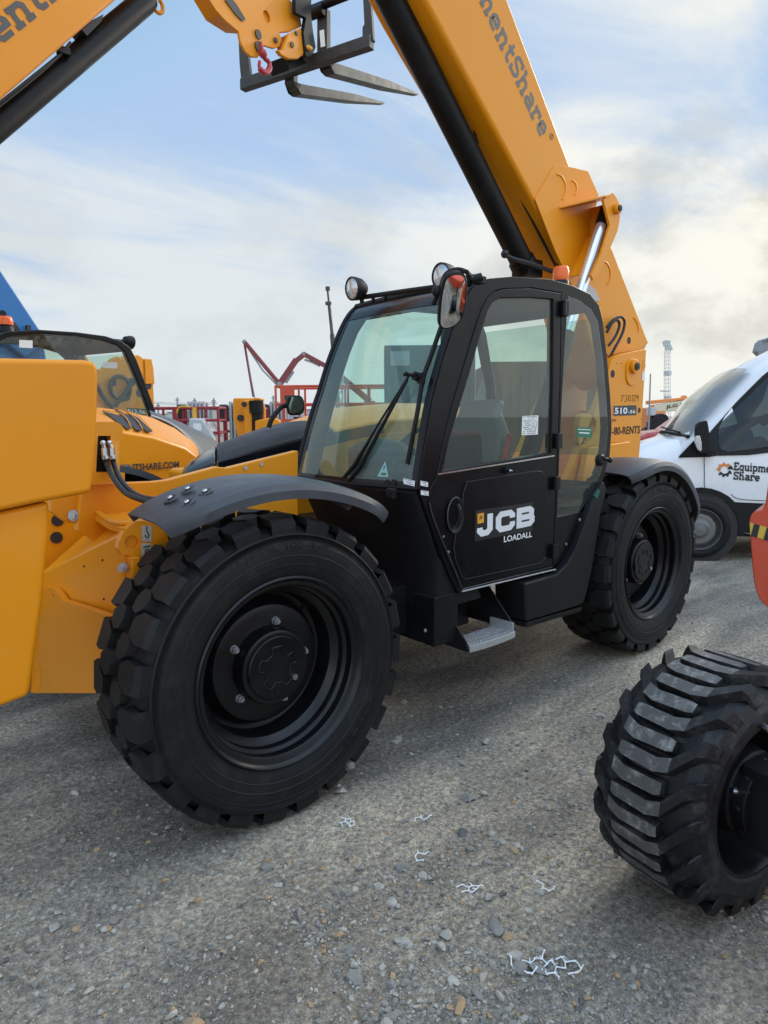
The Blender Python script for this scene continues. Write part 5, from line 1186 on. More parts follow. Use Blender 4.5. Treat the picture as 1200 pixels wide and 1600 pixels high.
# cab and load body; windows are proud dark glass panels on the side
sd = [(.32, .30, 1.08, 1.33, .10), (-.02, .30, 1.14, 1.64, .20), (-.35, .30, 1.17, 2.04, .26), (-.50, .30, 1.17, 2.17, .25), (-.80, .30, 1.17, 2.33, .22), (-1.15, .30, 1.17, 2.42, .20), (-1.6, .30, 1.17, 2.46, .18), (-4.7, .30, 1.17, 2.46, .18), (-4.9, .36, 1.17, 2.40, .22)]
b.loft([sec(*s) for s in sd]); vb = b.build('body', M['vanwhite'], VAN, ang=50)
def side(s, z, zb, zt, tin, off=.006):
    pts = [(0.0, zb-.5), (0.0, zb), (tin*.35, zb+(zt-zb)*.45), (tin*.8, zt-.10), (tin+.08, zt-.02)]
    for (a0, z0), (a1, z1) in zip(pts, pts[1:]):
        if z <= z1: return vp(s, a0+(a1-a0)*(z-z0)/(z1-z0)-off, z)
    return vp(s, pts[-1][0]-off, z)
def prof(s):
    for p, q in zip(sd, sd[1:]):
        if q[0] <= s <= p[0]:
            t = (s-p[0])/(q[0]-p[0]); return [p[i]+(q[i]-p[i])*t for i in range(5)]
    return list(sd[0] if s > 0 else sd[-1])
def SV(u, v, off=.006):                        # survey on to the tumblehome of the side
    w = 0
    for _ in range(6):
        p = PV(u, v, w); s = (p-ov).dot(hv); pr = prof(max(-4.9, min(.32, s))); q = side(s, p.z, pr[2], pr[3], pr[4], 0); w = (q-ov).dot(nv)
    return PV(u, v, w)-nv*off
def patch(name, pts, mt, par, off=.006, thick=.004, n=1):
    # subdivide the outline so that it follows the side
    P2 = []
    for i in range(len(pts)):
        a, c = pts[i], pts[(i+1) % len(pts)]
        for k in range(n): P2.append((a[0]+(c[0]-a[0])*k/n, a[1]+(c[1]-a[1])*k/n))
    pp = [SV(u, v, off) for u, v in P2]; cen = sum(pp, V((0, 0, 0)))/len(pp); b = MB()
    b.add(pp+[cen], [(i, (i+1) % len(pp), len(pp)) for i in range(len(pp))]); o = b.build(name, mt, par, smooth=True, ang=60); return o
patch('door_frame', [(1078, 702), (1088, 687), (1108, 676), (1150, 628), (1190, 588), (1225, 560), (1290, 530), (1290, 712), (1220, 705), (1170, 711), (1122, 712), (1102, 714), (1060, 715)], M['moulded'], vb, .012, n=2)
patch('side_window', [(1122, 690), (1122, 668), (1126, 660), (1160, 628), (1196, 592), (1230, 566), (1284, 540), (1284, 702), (1215, 695), (1172, 702), (1138, 706), (1126, 702)], M['darkglass'], vb, .020, n=2)
# windscreen between the A-pillars
wl = [PV(1086, 682, .06), PV(1178, 590, .22)]
lo = [vp(.20, .12+i*(W_-.24)/8, 1.36+.03*math.sin(PI*i/8)) for i in range(9)]; hi = [vp(-.44-.02*math.sin(PI*i/8)+.02, .27+i*(W_-.54)/8, 2.10+.05*math.sin(PI*i/8)) for i in range(9)]
lo = [p+hv*(.10*math.sin(PI*i/8)+.02) for i, p in enumerate(lo)]; hi = [p+hv*.05 for p in hi]
md = [p.lerp(q, .5)+hv*.06+EZ*.06 for p, q in zip(lo, hi)]
b = MB(); b.loft([lo, md, hi], cap=False, ring=False); b.build('windscreen', M['vanglass'], vb, ang=80)
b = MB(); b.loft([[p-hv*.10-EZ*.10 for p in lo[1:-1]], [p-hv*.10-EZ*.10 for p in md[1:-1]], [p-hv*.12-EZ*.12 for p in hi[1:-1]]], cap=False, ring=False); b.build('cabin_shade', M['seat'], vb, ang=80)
b = MB(); b.tube(curve([lo[1]+hv*.03+EZ*.03, lo[3]+hv*.05+EZ*.05, lo[5]+hv*.03+EZ*.06], 3), .012, 6); b.tube([p+hv*.02 for p in lo], .02, 6); b.build('wiper', M['moulded'], vb)
# lower trim, arch and wheel
patch('sill_trim', [(1128, 783), (1160, 785), (1300, 790), (1300, 850), (1165, 832), (1150, 826)], M['moulded'], vb, .016, n=2)
wc = ov+EZ*.33+hv*.10
b = MB(); arch = []
for i in range(17):
    a = math.radians(-8+i*(196/16)); arch.append((.435*math.cos(a), .435*math.sin(a)))
ou = [wc-nv*.03+hv*x*1.08+EZ*(z*1.08) for x, z in arch]; inn = [wc-nv*.03+hv*x*.93+EZ*(z*.93) for x, z in arch]
b.loft([ou, inn, [p+nv*.10 for p in inn], [p+nv*.10 for p in ou]], cap=False, ring=False); b.loft([ou, [p+nv*.1 for p in ou]], cap=False, ring=False); b.build('wheel_arch', M['moulded'], vb)
b = MB(); b.tube([wc-nv*.02, wc+nv*.05], .40, 40); b.build('arch_liner', M['ink'], vb)
def van_wheel(c):
    b = MB(); b.lathe([(.235, -.01), (.228, -.02), (.222, -.005), (.215, .02), (.19, .035), (.175, .02), (.15, .012), (.12, .02), (.09, .01), (.07, -.015), (.0005, -.02)], c-nv*.04, nv, 40)
    w_ = b.build('wheel', mat('steel_wheel', (.18, .18, .18), .45, .5, var=.2, dust=.3) if 'steel_wheel' not in bpy.data.materials else bpy.data.materials['steel_wheel'], VAN, ang=35)
    MB().lathe([(.23, -.005), (.26, -.022), (.29, -.022), (.318, -.005), (.33, .03), (.33, .19), (.29, .21)], c-nv*.04, nv, 48).build('tyre', M['rubber'], w_)
    b = MB()
    for k in range(10):
        a = 2*PI*k/10; p = c-nv*.022+hv*.185*math.cos(a)+EZ*.185*math.sin(a); b.tube([p, p-nv*.004], .016, 10)
    b.build('wheel_slot', M['ink'], w_)
van_wheel(wc); van_wheel(wc-hv*3.75)
b = MB()
for s in (0, -3.75): b.lathe([(.2, .0), (.345, .03), (.345, .2), (.2, .22)], ov+hv*(s+.03)+nv*(W_-.22)+EZ*.345, nv, 32)
b.build('tyre', M['rubber'], VAN)
# mirror with lamp, badge lettering, mud flap
mo3 = PV(1098, 685, -.16); q = PV(1100, 684, -.14)
def pv(u, v, w=-.15): return PV(u, v, w)
b = MB(); b.slab(curve([pv(1089, 664), (pv(1100, 658)), pv(1106, 660), pv(1110, 690), pv(1110, 706), pv(1100, 709), pv(1092, 705), pv(1088, 690)], 3, True), nv*.10); mv = b.build('mirror', M['moulded'], VAN, bev=.02, seg=3, bang=50)
MB().slab(curve([pv(1086, 684, -.17), pv(1094, 681, -.17), pv(1097, 702, -.17), pv(1093, 705, -.17), pv(1088, 698, -.17)], 2, True), nv*.04).build('turn_lamp', M['lens'], mv, bev=.006)
b = MB(); b.slab([pv(1060, 714, .0)+nv*.02, pv(1084, 688, .0), pv(1110, 690, .0), pv(1110, 714, .0)], -nv*.02); b.bar(pv(1108, 707, -.15), pv(1112, 708, .02), .06, .05); b.build('mirror_base', M['moulded'], mv, bev=.008)
def sv(u, v): return SV(u, v, .012)
p0 = sv(1146, 734.5); p1 = sv(1200, 738.5); d_ = (p1-p0).normalized(); wE = (p1-p0).length; nrm = -nv
k_ = wE/sum(SL[c][0]+.05 for c in 'Equipm')*1.0
slabtext('door_lettering', 'Equipment', p0, d_, EZ, M['ink'], vb, k_*sum(SL[c][0]+.05 for c in 'Equipment')*.93, .063, th=.28, gap=.05, nrm=nrm)
p0 = sv(1145.5, 749); slabtext('door_lettering', 'Share', p0, d_, EZ, M['ink'], vb, k_*sum(SL[c][0]+.05 for c in 'Share')*.98, .063, th=.28, gap=.05, nrm=nrm)
c = sv(1132, 734); ex = d_; ey = EZ
def gear(mb, a0, a1, nt):
    n = nt*8; lo_, hi_ = [], []
    for i in range(n+1):
        a = a0+(a1-a0)*i/n; r = .064+(.016 if (i % 8) in (2, 3, 4, 5) else 0)
        lo_.append(c+ex*(.042*math.cos(a))+ey*(.042*math.sin(a))); hi_.append(c+ex*(r*math.cos(a))+ey*(r*math.sin(a)))
    mb.add(lo_+hi_, [(i, i+1, n+2+i, n+1+i) for i in range(n)])
g1 = MB(); gear(g1, .75, PI+.35, 4); g1.build('gear_emblem', M['logoor'], vb, smooth=False, recalc=False)
g2 = MB(); gear(g2, PI+.55, 2*PI-.1, 4); t_ = c+ex*.058+ey*.03; g2.add([t_-ex*.035-ey*.02+nrm*.001, t_+ex*.035-ey*.02+nrm*.001, t_+ey*.03+nrm*.001], [(0, 1, 2)]); g2.build('gear_emblem', M['ink'], vb, smooth=False, recalc=False)
b = MB(); b.tube(curve([sv(1100, 714), sv(1100.5, 740), sv(1102, 765), sv(1120, 783)], 4), .004, 5); b.tube(curve([sv(1142, 772), sv(1150, 778), sv(1170, 781), sv(1220, 783)], 4), .004, 5); b.build('door_gap', M['lettergrey'], vb)
b = MB(); b.slab([PV(1152, 818, .02), PV(1176, 822, .02), PV(1176, 836, .02), PV(1157, 832, .02)], nv*.04); b.build('mud_flap', M['lightgrey'], VAN, bev=.006)
b = MB(); b.box(vp(-1.9, W_/2, .28), (1.6, 4.8, .12), (nv, hv, EZ)); b.build('underbody', M['satin'], VAN)
MB().slab([vp(-1.5+x, .4, 2.47) for x in (0, -.05)]+[vp(-1.55, 1.6, 2.47), vp(-1.5, 1.6, 2.47)], EZ*.06).build('roof_rack', M['grey'], VAN)

# ================================================================== BOOM LIFT on the right: chevron tyre and orange counterweight
Fh_ = V((Fw.x, Fw.y, 0)).normalized(); axd = (_R*.52-Fh_*.854); axd.z = 0; axd.normalize()                       # axle direction, out of the tyre towards the chassis
BL = empty('boom_lift', V((1.6, -1.9, 0)), 'orange red boom lift at the right edge, with muddy chevron tread tyre in front', 'boom lift')
RL, WL = .405, .345
cin = PD(1192, 1212, 2.14); cin.z = RL-.012
co = cin-axd*WL                                                     # centre of the outer face
b = MB(); fwd = axd.cross(EZ).normalized()
pf = [(.25, .0), (.27, -.015), (.31, -.02), (.352, .0), (.368, .04), (.373, WL/2)]; pf = pf+[(r, WL-y) for r, y in reversed(pf[:-1])]
b.lathe(pf, co, axd, 88); 
def LP_(y, a, r): return co+axd*y+fwd*(r*math.sin(a))+EZ*(r*math.cos(a))
NL = 19; stp = 2*PI/NL
for k in range(NL):
    for sdm in (0, 1):
        f = (lambda y: y) if sdm == 0 else (lambda y: WL-y)
        a0 = k*stp+(stp/2 if sdm else 0); hw_ = .070
        line = [(-.012, .285, .34, 1.0), (.002, .255, .382, 1), (.014, .235, .399, 1), (.080, .035, RL, .97), (.125, -.004, RL+.003, .95), (.240, .006, RL+.003, .92), (.258, .012, RL, .72)]
        loops = []
        for y, da, r, wf_ in line:
            h_ = hw_*wf_; rb = min(r-.002, .366) if y > .0 else .315
            loops.append([LP_(f(y), a0-da-h_*1.15, rb), LP_(f(y), a0-da-h_*.82, r), LP_(f(y), a0-da+h_*.82, r), LP_(f(y), a0-da+h_*1.15, rb)])
        b.loft(loops)
wl_ = b.build('wheel_tyre', M['dusty_rubber'], BL, ang=9)
wl_.name = 'tyre'
wl_.data.materials.append(M['dusty_lug'])
for pg in wl_.data.polygons:                                        # pale dust pressed on to the lug tops
    q_ = pg.center-co; y_ = q_.dot(axd); r_ = (q_-axd*y_).length
    if r_ > RL-.008 and .055 < y_ < WL-.055: pg.material_index = 1
b = MB(); b.lathe([(.255, WL-.005), (.262, WL+.008), (.250, WL+.010), (.242, WL-.01), (.235, WL-.10), (.20, WL-.16), (.0005, WL-.17)], co, axd, 48); b.lathe([(.255, .005), (.24, .05), (.2, .1), (.0005, .1)], co, axd, 40); b.build('rim', M['rim'], wl_)
b = MB(); b.cyl(co+axd*(WL-.18), co+axd*(WL+.02), .13, 24); b.cyl(co+axd*(WL-.05), co+axd*(WL+.9), .075, 16); b.box(co+axd*(WL+.06)+EZ*.0, (.16, .18, .26), (axd, fwd, EZ)); b.lathe([(.15, WL-.10), (.14, WL-.03), (.10, WL-.01), (.0005, WL-.01)], co, axd, 28)
for k in range(8): b.tube([co+axd*(WL-.015)+fwd*(.125*math.cos(k*PI/4))+EZ*(.125*math.sin(k*PI/4)), co+axd*(WL+.008)+fwd*(.125*math.cos(k*PI/4))+EZ*(.125*math.sin(k*PI/4))], .011, 6)
b.build('axle', M['moulded'], BL, bev=.006)
p = co+axd*(WL-.03)-fwd*.0+EZ*.02
b = MB(); b.tube([PD(1146, 1236, 2.10), PD(1170, 1238, 2.06)], .006, 8); b.tube([PD(1144, 1236, 2.10), PD(1150, 1236, 2.09)], .013, 6); b.tube(curve([PD(1188, 1130, 2.1), PD(1194, 1136, 2.06), PD(1203, 1140, 2.04)], 3), .011, 8); b.build('steering_rod', M['steel'], BL)
b = MB(); b.box(co+axd*(WL+1.0)+EZ*.16, (.5, 2.2, .4), (axd, fwd, EZ)); chl = b.build('chassis', M['orange'], BL, bev=.03)
# far wheel of the lift
c2 = co+axd*(WL+1.35); b = MB(); b.lathe([(r, h) for r, h in pf], c2, axd, 48); b.build('tyre', M['dusty_rubber'], BL)
# counterweight hanging over the axle
td_ = 2.75; cw0 = PD(1171, 813, td_); 
cwn = ray(1171, 850); cwn.z = 0; cwn.normalize(); cwn = (cwn+_R*.10).normalized()
def pc(u, v, t=td_): return PL(u, v, cw0, cwn)
pts = curve([pc(1192, 796), pc(1178, 800), pc(1171, 812), pc(1172, 835), pc(1175, 880), pc(1179, 915), pc(1186, 935), pc(1200, 951)], 4)+[pc(1290, 985), pc(1420, 985), pc(1420, 690), pc(1240, 690), pc(1214, 700), pc(1202, 742), pc(1196, 785)]
b = MB(); dv = cwn; dv2 = (ray(1190, 850)); dv2.z = 0; b.slab(pts, dv2.normalized()*.9+_R*.12); cw = b.build('counterweight', M['orange'], BL, bev=.02, seg=3)
cn_ = -cwn
def pcs(u, v): return pc(u, v)+cn_*.003
b = MB(); b.add([pcs(1171.6, 816), pcs(1290, 850), pcs(1290, 872), pcs(1172.4, 836)], [(0, 1, 2, 3)]); b.build('hazard_tape', M['hazyellow'], cw, smooth=False)
b = MB()
for k in range(5):
    u = 1178+k*20; f_ = lambda uu: 816+(uu-1171.6)*.287; b.add([pc(u+.5, f_(u+.5))+cn_*.005, pc(u+9.5, f_(u+9.5))+cn_*.005, pc(u+5, f_(u+5)+20.5)+cn_*.005, pc(u-5, f_(u-5)+20.5)+cn_*.005], [(0, 1, 2, 3)])
b.build('hazard_stripe', M['ink'], cw, smooth=False)
b = MB(); b.box(cw0+_R*.9+dv*.5+EZ*-.72, (.8, .8, .5)); b.build('turntable', M['satin'], BL, bev=.03)
# ================================================================== BACKGROUND MACHINES
Fh = V((Fw.x, Fw.y, 0)).normalized(); Rh = V((Rt.x, Rt.y, 0)).normalized()
def at(u, t, z=0):                                  # point at depth t under pixel column u
    p = PD(u, 655, t); p.z = z; return p
def zat(v, u, t): return PD(u, v, t).z
def rails(b, o, ex, ey, w, d, z0, z1, r=.025, mids=1, posts=3):
    cs = [o, o+ex*w, o+ex*w+ey*d, o+ey*d]
    for i in range(4):
        p, q = cs[i], cs[(i+1) % 4]
        for k in range(mids+2):
            z = z0+(z1-z0)*k/(mids+1)
            if k == 0 or True: b.tube([p+EZ*z, q+EZ*z], r, 6)
        n = posts if i % 2 == 0 else 2
        for k in range(n): s = p.lerp(q, k/(n-1)); b.tube([s+EZ*z0, s+EZ*z1], r, 6)
# mast lifts with dark red rails
def mast_lift(u, t, label):
    o = at(u, t); E_ = empty('mast_lift', o, label, 'mast lift', 'vertical mast lifts parked in a row')
    ex, ey = Rh, Fh; zt = zat(627, u, t)
    b = MB()
    for k in range(5): b.box(o+ex*(.06+k*.09)+ey*.3+EZ*(zt/2+.1), (.045, .12, zt-.2), (ex, ey, EZ))
    b.box(o+ex*.24+ey*.42+EZ*(zt/2+.1), (.5, .06, zt-.25), (ex, ey, EZ)); mk = b.build('mast', M['lightgrey'], E_)
    MB().box(o-ex*.10+ey*.25+EZ*(zt-.28), (.22, .18, .42), (ex, ey, EZ)).build('mast_cap', M['ink'], mk, bev=.05)
    b = MB(); rails(b, o-ex*.95, ex, ey*-1, .95, .75, 1.0, 1.84, .032, 2, 3); rl = b.build('guard_rail', M['maroon'], E_)
    b = MB(); b.tube(curve([o-ex*.95-ey*.75+EZ*1.7, o-ex*.86-ey*.76+EZ*1.86, o-ex*.6-ey*.76+EZ*1.86], 3), .025, 6); b.box(o-ex*.52-ey*.76+EZ*1.4, (.09, .05, .9), (ex, ey, EZ)); b.build('entry_bar', M['yellowrail'], rl)
    b = MB(); b.box(o-ex*.1+EZ*.40, (1.5, .8, .45), (ex, ey, EZ)); b.build('base', M['grey'], E_, bev=.04)
    b = MB(); b.box(o-ex*.25-ey*.2+EZ*.95, (.28, .25, .6), (ex, ey, EZ)); b.box(o-ex*.25-ey*.34+EZ*1.05, (.2, .03, .2), (ex, ey, EZ)); b.build('control_box', M['lightgrey'], E_, bev=.02)
    b = MB()
    for sx_ in (-.7, .45):
        for sy in (-.3, .3): b.tube([o+ex*sx_+ey*(sy-.05)+EZ*.17, o+ex*sx_+ey*(sy+.05)+EZ*.17], .17, 16)
    b.build('tyre', M['rubber'], E_)
mast_lift(287, 16, 'grey mast lift with dark red rails, nearest the orange bonnet at left')
mast_lift(353, 16, 'grey mast lift with dark red rails, just left of the yellow carriage')
mast_lift(418, 17.5, 'grey mast lift partly hidden behind the yellow carriage')
# small grey machine with sloping cover between the mast lifts
o = at(305, 15); cvr = empty('engine_cover', o, 'small light grey sloping machine cover between the dark red rails', 'machine')
b = MB(); zz = zat(653, 305, 15); b.slab([o-Rh*.15+EZ*zz, o+Rh*.15+EZ*(zz-.02), o+Rh*.40+EZ*(zz-.45), o+Rh*.40, o-Rh*.25], Fh*.9); b.build('cover', M['lightgrey'], cvr, bev=.05); MB().slab([o+Rh*-.05+EZ*(zz-.12)-Fh*.004, o+Rh*.12+EZ*(zz-.12)-Fh*.004, o+Rh*.14+EZ*(zz-.28)-Fh*.004, o-Rh*.06+EZ*(zz-.28)-Fh*.004], Fh*.003).build('label_panel', M['sticker'], cvr)
# yellow carriage head
t = 10.5; o = at(395, t); HD = empty('loader_carriage', o, 'yellow loader carriage with two arms and a black cylinder, behind the black bonnet', 'loader attachment')
def pz(u, v, tt=t): return PL(u, v, at(400, tt), Fh)
b = MB(); b.slab([pz(364, 622), pz(397, 622), pz(398, 630), pz(394, 690), pz(384, 720), pz(370, 678), pz(364, 650)], Fh*.12); b.slab([pz(396, 621), pz(408, 622), pz(408, 626), pz(396, 626)], Fh*.3); pk = b.build('back_plate', M['yellow'], HD, bev=.02)
b = MB(); b.slab(curve([pz(381, 630), pz(388, 625), pz(394, 632), pz(397, 660), pz(396, 700), pz(384, 700), pz(384, 650)], 2, True), -Fh*.12); b.slab([pz(404, 628), pz(411, 627), pz(414, 640), pz(414, 700), pz(404, 700)], Fh*.1); b.build('arm', M['yellow'], pk, bev=.02)
MB().tube([pz(402, 628, t-.1), pz(403, 700, t-.1)], .085, 14).tube([pz(400, 626, t-.1), pz(401, 645, t-.1)], .11, 14).build('cylinder', M['satin'], HD)
b = MB(); b.slab([pz(402, 657), pz(428, 652), pz(440, 657), pz(440, 720), pz(402, 720)], -Fh*.2); b.build('side_plate', M['yellow'], HD, bev=.02)
b = MB(); p = pz(376, 653); b.tube([p-Fh*.03, p+Fh*.0], .05, 12); p = pz(384, 632); b.tube([p-Fh*.14, p-Fh*.1], .04, 12); b.build('pin', M['ink'], HD)
b = MB(); b.slab([pz(366, 700), pz(440, 700), pz(440, 720), pz(366, 720)], Fh*.4); b.bar(pz(380, 700)*1, V((pz(380, 700).x, pz(380, 700).y, 0)), .2, .2); b.bar(pz(430, 700)*1, V((pz(430, 700).x, pz(430, 700).y, 0)), .2, .2); b.build('stand', M['yellow_old'], HD)
# scissor lift platform
t = 15.; o = at(432, t); SCL = empty('scissor_lift', o, 'orange red scissor lift with railed platform, left of and behind the windscreen', 'scissor lift')
zt, zb = zat(604, 432, t), zat(660, 432, t)
ln = (at(612, t)-o).length
b = MB(); rails(b, o, Rh, Fh, ln, 1.2, zb, zt, .028, 1, 6); b.box(o+Rh*ln/2+Fh*.6+EZ*zb, (ln, 1.2, .14), (Rh, Fh, EZ)); pf_ = b.build('platform', M['orange'], SCL)
b = MB(); b.slab([o+Rh*.1+EZ*zt-Fh*.03, o+Rh*.42+EZ*zt-Fh*.03, o+Rh*.42+EZ*(zt-.42)-Fh*.03, o+Rh*.1+EZ*(zt-.42)-Fh*.03], Fh*.02); b.build('panel', M['orange'], pf_)
MB().slab([o+Rh*.2+EZ*(zt-.2)-Fh*.034, o+Rh*.34+EZ*(zt-.2)-Fh*.034, o+Rh*.34+EZ*(zt-.3)-Fh*.034, o+Rh*.2+EZ*(zt-.3)-Fh*.034], Fh*.003).build('panel_mark', M['ink'], pf_)
b = MB()
for k in range(2):
    z0 = .55+k*(zb-.6)/2; z1 = z0+(zb-.6)/2
    for yy in (.1, 1.1):
        b.bar(o+Rh*.1+Fh*yy+EZ*z0, o+Rh*(ln-.1)+Fh*yy+EZ*z1, .05, .1); b.bar(o+Rh*(ln-.1)+Fh*yy+EZ*z0, o+Rh*.1+Fh*yy+EZ*z1, .05, .1)
b.build('scissor_arm', M['grey'], SCL)
b = MB(); b.box(o+Rh*ln/2+Fh*.6+EZ*.4, (ln, 1.1, .35), (Rh, Fh, EZ)); b.build('base', M['orange'], SCL, bev=.03)
b = MB()
for sx_ in (.35, ln-.35):
    for sy in (.05, 1.1): b.tube([o+Rh*sx_+Fh*(sy-.08)+EZ*.22, o+Rh*sx_+Fh*(sy+.08)+EZ*.22], .22, 16)
b.build('tyre', M['rubber'], SCL)
# dark container seen through the windscreen
t = 13.5; o = at(601, t); w_ = (at(742, t)-o).length; zt = zat(541, 601, t)
CT = empty('container', o+Rh*w_/2, 'dark grey steel container standing behind the cab, seen through its glass', 'container')
b = MB(); b.box(o+Rh*w_/2+Fh*1.2+EZ*zt/2, (w_, 2.4, zt), (Rh, Fh, EZ)); bx_ = b.build('box', M['container'], CT, bev=.03)
b = MB()
for k in range(12): b.box(o+Rh*(w_*(k+.5)/12)-Fh*.012+EZ*zt*.48, (w_/26, .03, zt*.86), (Rh, Fh, EZ))
b.build('corrugation', M['container'], bx_, bev=.01)
MB().slab([o+Rh*.12+EZ*(zt-.12)-Fh*.03, o+Rh*.5+EZ*(zt-.12)-Fh*.03, o+Rh*.5+EZ*(zt-.4)-Fh*.03, o+Rh*.12+EZ*(zt-.4)-Fh*.03], Fh*.004).build('plate', M['grey'], bx_)
# concrete pump boom
t = 46
def pt(u, v, tt=t): return PD(u, v, tt)
ob = at(575, t); CP = empty('concrete_pump', ob, 'distant dark red folding pump boom zigzagging against the sky', 'concrete pump')
b = MB(); b.bar(pt(381.5, 534), pt(396, 620), .10, .13); b1 = b.build('boom_section', M['boomred'], CP)
MB().bar(pt(382, 534), pt(437, 600), .20, .26).build('boom_section', M['boomred'], CP)
MB().bar(pt(437, 600), pt(463, 562), .34, .42).bar(pt(460, 566), pt(475, 554), .28, .32).build('boom_section', M['boomred'], CP)
MB().bar(pt(474, 553), pt(520, 578), .28, .32).build('boom_section', M['boomred'], CP)
MB().bar(pt(519, 577), pt(578, 627), .34, .4).build('boom_section', M['boomred'], CP)
b = MB(); b.tube([pt(385, 540), pt(410, 578), pt(434, 603)], .06, 6); b.tube([pt(384, 545), pt(391, 585), pt(398, 622)], .05, 6); b.tube([pt(446, 598), pt(458, 580)], .12, 8); b.tube([pt(476, 562), pt(488, 566), pt(500, 572)], .07, 6); b.ball(pt(382, 534), .16, 10); b.ball(pt(437, 600), .24, 10); b.ball(pt(475, 554), .2, 10); b.build('linkage', M['grey'], CP)
b = MB(); b.bar(at(540, t+1, 1.6), at(610, t+1, 1.6), 2.3, 1.6); b.bar(pt(578, 627), at(578, t, 1.0), .8, .8); b.build('truck_body', M['boomred'], CP, bev=.1)
b = MB()
for u in (545, 556, 598): p = at(u, t-.2, .5); b.tube([p-Fh*.2, p+Fh*2], .5, 18)
b.build('tyre', M['rubber'], CP)
# telescopic mast crane and lattice tower behind the windscreen
t = 34; CRN = empty('crane', at(531, t), 'thin dark telescopic crane mast rising beside the windscreen pillar', 'crane')
b = MB(); p0, p1, p2, p3 = pt(511.5, 449, t), pt(514, 474, t), pt(519, 522, t), at(531, t, .8)
b.tube([p0, p1], .055, 8).tube([p1, p2], .085, 8).tube([p2, p3], .12, 8).box(pt(512, 451, t), (.16, .16, .2)).box(pt(513, 474, t), (.22, .22, .16)); b.build('mast', M['darksteel'], CRN)
b = MB(); b.tube([p0, p3], .012, 4); b.box(at(531, t, .7), (2.4, 5, 1.2)); b.build('carrier', M['darksteel'], CRN)
def lattice(b, base, top, w0, w1, n, r):
    base = V(base); top = V(top); d = (top-base)
    cn = []
    for i in range(n+1):
        f = i/n; w = w0+(w1-w0)*f; c = base+d*f; cn.append([c+Rh*w*sx_+Fh*w*sy for sx_, sy in ((-.5, -.5), (.5, -.5), (.5, .5), (-.5, .5))])
    for k in range(4): b.tube([c[k] for c in cn], r, 5)
    for i in range(n):
        for k in range(4):
            k2 = (k+1) % 4; b.tube([cn[i][k], cn[i+1][k2] if i % 2 else cn[i+1][k2]], r*.6, 4); b.tube([cn[i][k], cn[i][k2]], r*.6, 4)
t = 40; LT = empty('lattice_mast', at(527, t), 'small steel lattice mast seen through the left of the windscreen', 'mast')
b = MB(); lattice(b, at(527, t), pt(529, 557, t), .55, .5, 10, .04); b.build('frame', M['grey'], LT); b = MB(); b.box(at(527, t, .1), (1, 1, .2)); b.build('foot', M['grey'], LT)
# floodlight tower on the right
t = 64; LTW = empty('floodlight_tower', at(1043.5, t), 'tall pale lattice floodlight tower above the white van bonnet', 'light tower')
b = MB(); lattice(b, at(1043.5, t), pt(1042.5, 546, t), .48, .38, 22, .018); fr3 = b.build('frame', M['pale'], LTW)
for v in (583, 622): MB().box(pt(1043, v, t), (.52, .52, .4)).build('platform', M['pale'], fr3)
MB().box(pt(1039, 611, t), (1.0, .5, .1)).build('bracket', M['pale'], fr3)
k = 0
for u, v in ((1038.5, 535), (1041.5, 534), (1044.5, 534.5), (1039.5, 539), (1043, 539.5), (1042, 544), (1046, 541), (1047.5, 545)):
    p = pt(u, v, t); MB().box(p, (.34, .16, .26), (Rh, Fh, EZ)).box(p-EZ*.2, (.05, .05, .3)).build('floodlight', M['lightgrey'], LTW)
b = MB(); b.bar(pt(1042.5, 546, t), pt(1042.5, 534, t), .1, .1); b.bar(pt(1038, 537, t), pt(1047, 538, t), .08, .08); b.bar(pt(1039, 543, t), pt(1048, 544, t), .08, .08); b.build('head_frame', M['pale'], LTW)
t = 14.5; o = at(765, t); w_ = (at(965, t)-o).length; zt = zat(566, 765, t)
C2 = empty('container', o+Rh*w_/2, 'rust brown steel container behind the cab, seen through the rear quarter window', 'container')
bx2 = MB().box(o+Rh*w_/2+Fh*1.2+EZ*zt/2, (w_, 2.4, zt), (Rh, Fh, EZ)).build('box', mat('rust_container_paint', (.10, .055, .03), .6, var=.25, dust=.2, dcol=(.15, .12, .1)), C2, bev=.03)
b = MB()
for k in range(14): b.box(o+Rh*(w_*(k+.5)/14)-Fh*.012+EZ*zt*.48, (w_/30, .03, zt*.86), (Rh, Fh, EZ))
b.build('corrugation', bpy.data.materials['rust_container_paint'], bx2, bev=.01)
t = 30; PO = MB(); PO.tube([at(1014.5, t), pt(1016.5, 584, t)], [.05, .03], 8); o_ = PO.build('slim_pole', M['grey'], None); tag(o_, 'slim grey pole beside the yellow tower, left of the floodlight tower', 'pole')
# utility poles and wires behind the mast lifts
for i, (u, v, tt) in enumerate(((247, 630, 70), (277, 621, 80), (304, 622, 80), (334, 622, 75), (427, 618, 78))):
    b = MB(); b.tube([at(u, tt), pt(u, v, tt)], [.16, .10], 8); b.bar(pt(u-3, v+4, tt), pt(u+3, v+4, tt), .1, .12)
    if i == 3:
        for k in range(4): b.tube(ring(pt(u, v+6+k*3, tt), .25-.03*k, Rh, Fh, 10), .04, 5, closed=True)
    o_ = b.build('utility_pole', M['grey'], None)
    tag(o_, ['distant utility pole at the left end of the wire line', 'tallest distant utility pole above the left mast lift', 'thin distant utility pole between the two red railed mast lifts', 'distant pole with stacked insulators right of the yellow rail', 'distant utility pole above the yellow carriage'][i], 'utility pole', 'utility poles on the horizon')
b = MB()
for dv_ in (0, 2.2): b.tube([pt(u, v, 76) for u, v in ((238, 628+dv_), (262, 629.5+dv_), (290, 630+dv_), (318, 630+dv_), (340, 629+dv_))], .03, 4)
o_ = b.build('overhead_wire', M['grey'], None); tag(o_, 'pair of thin overhead wires strung along the horizon', 'wire')
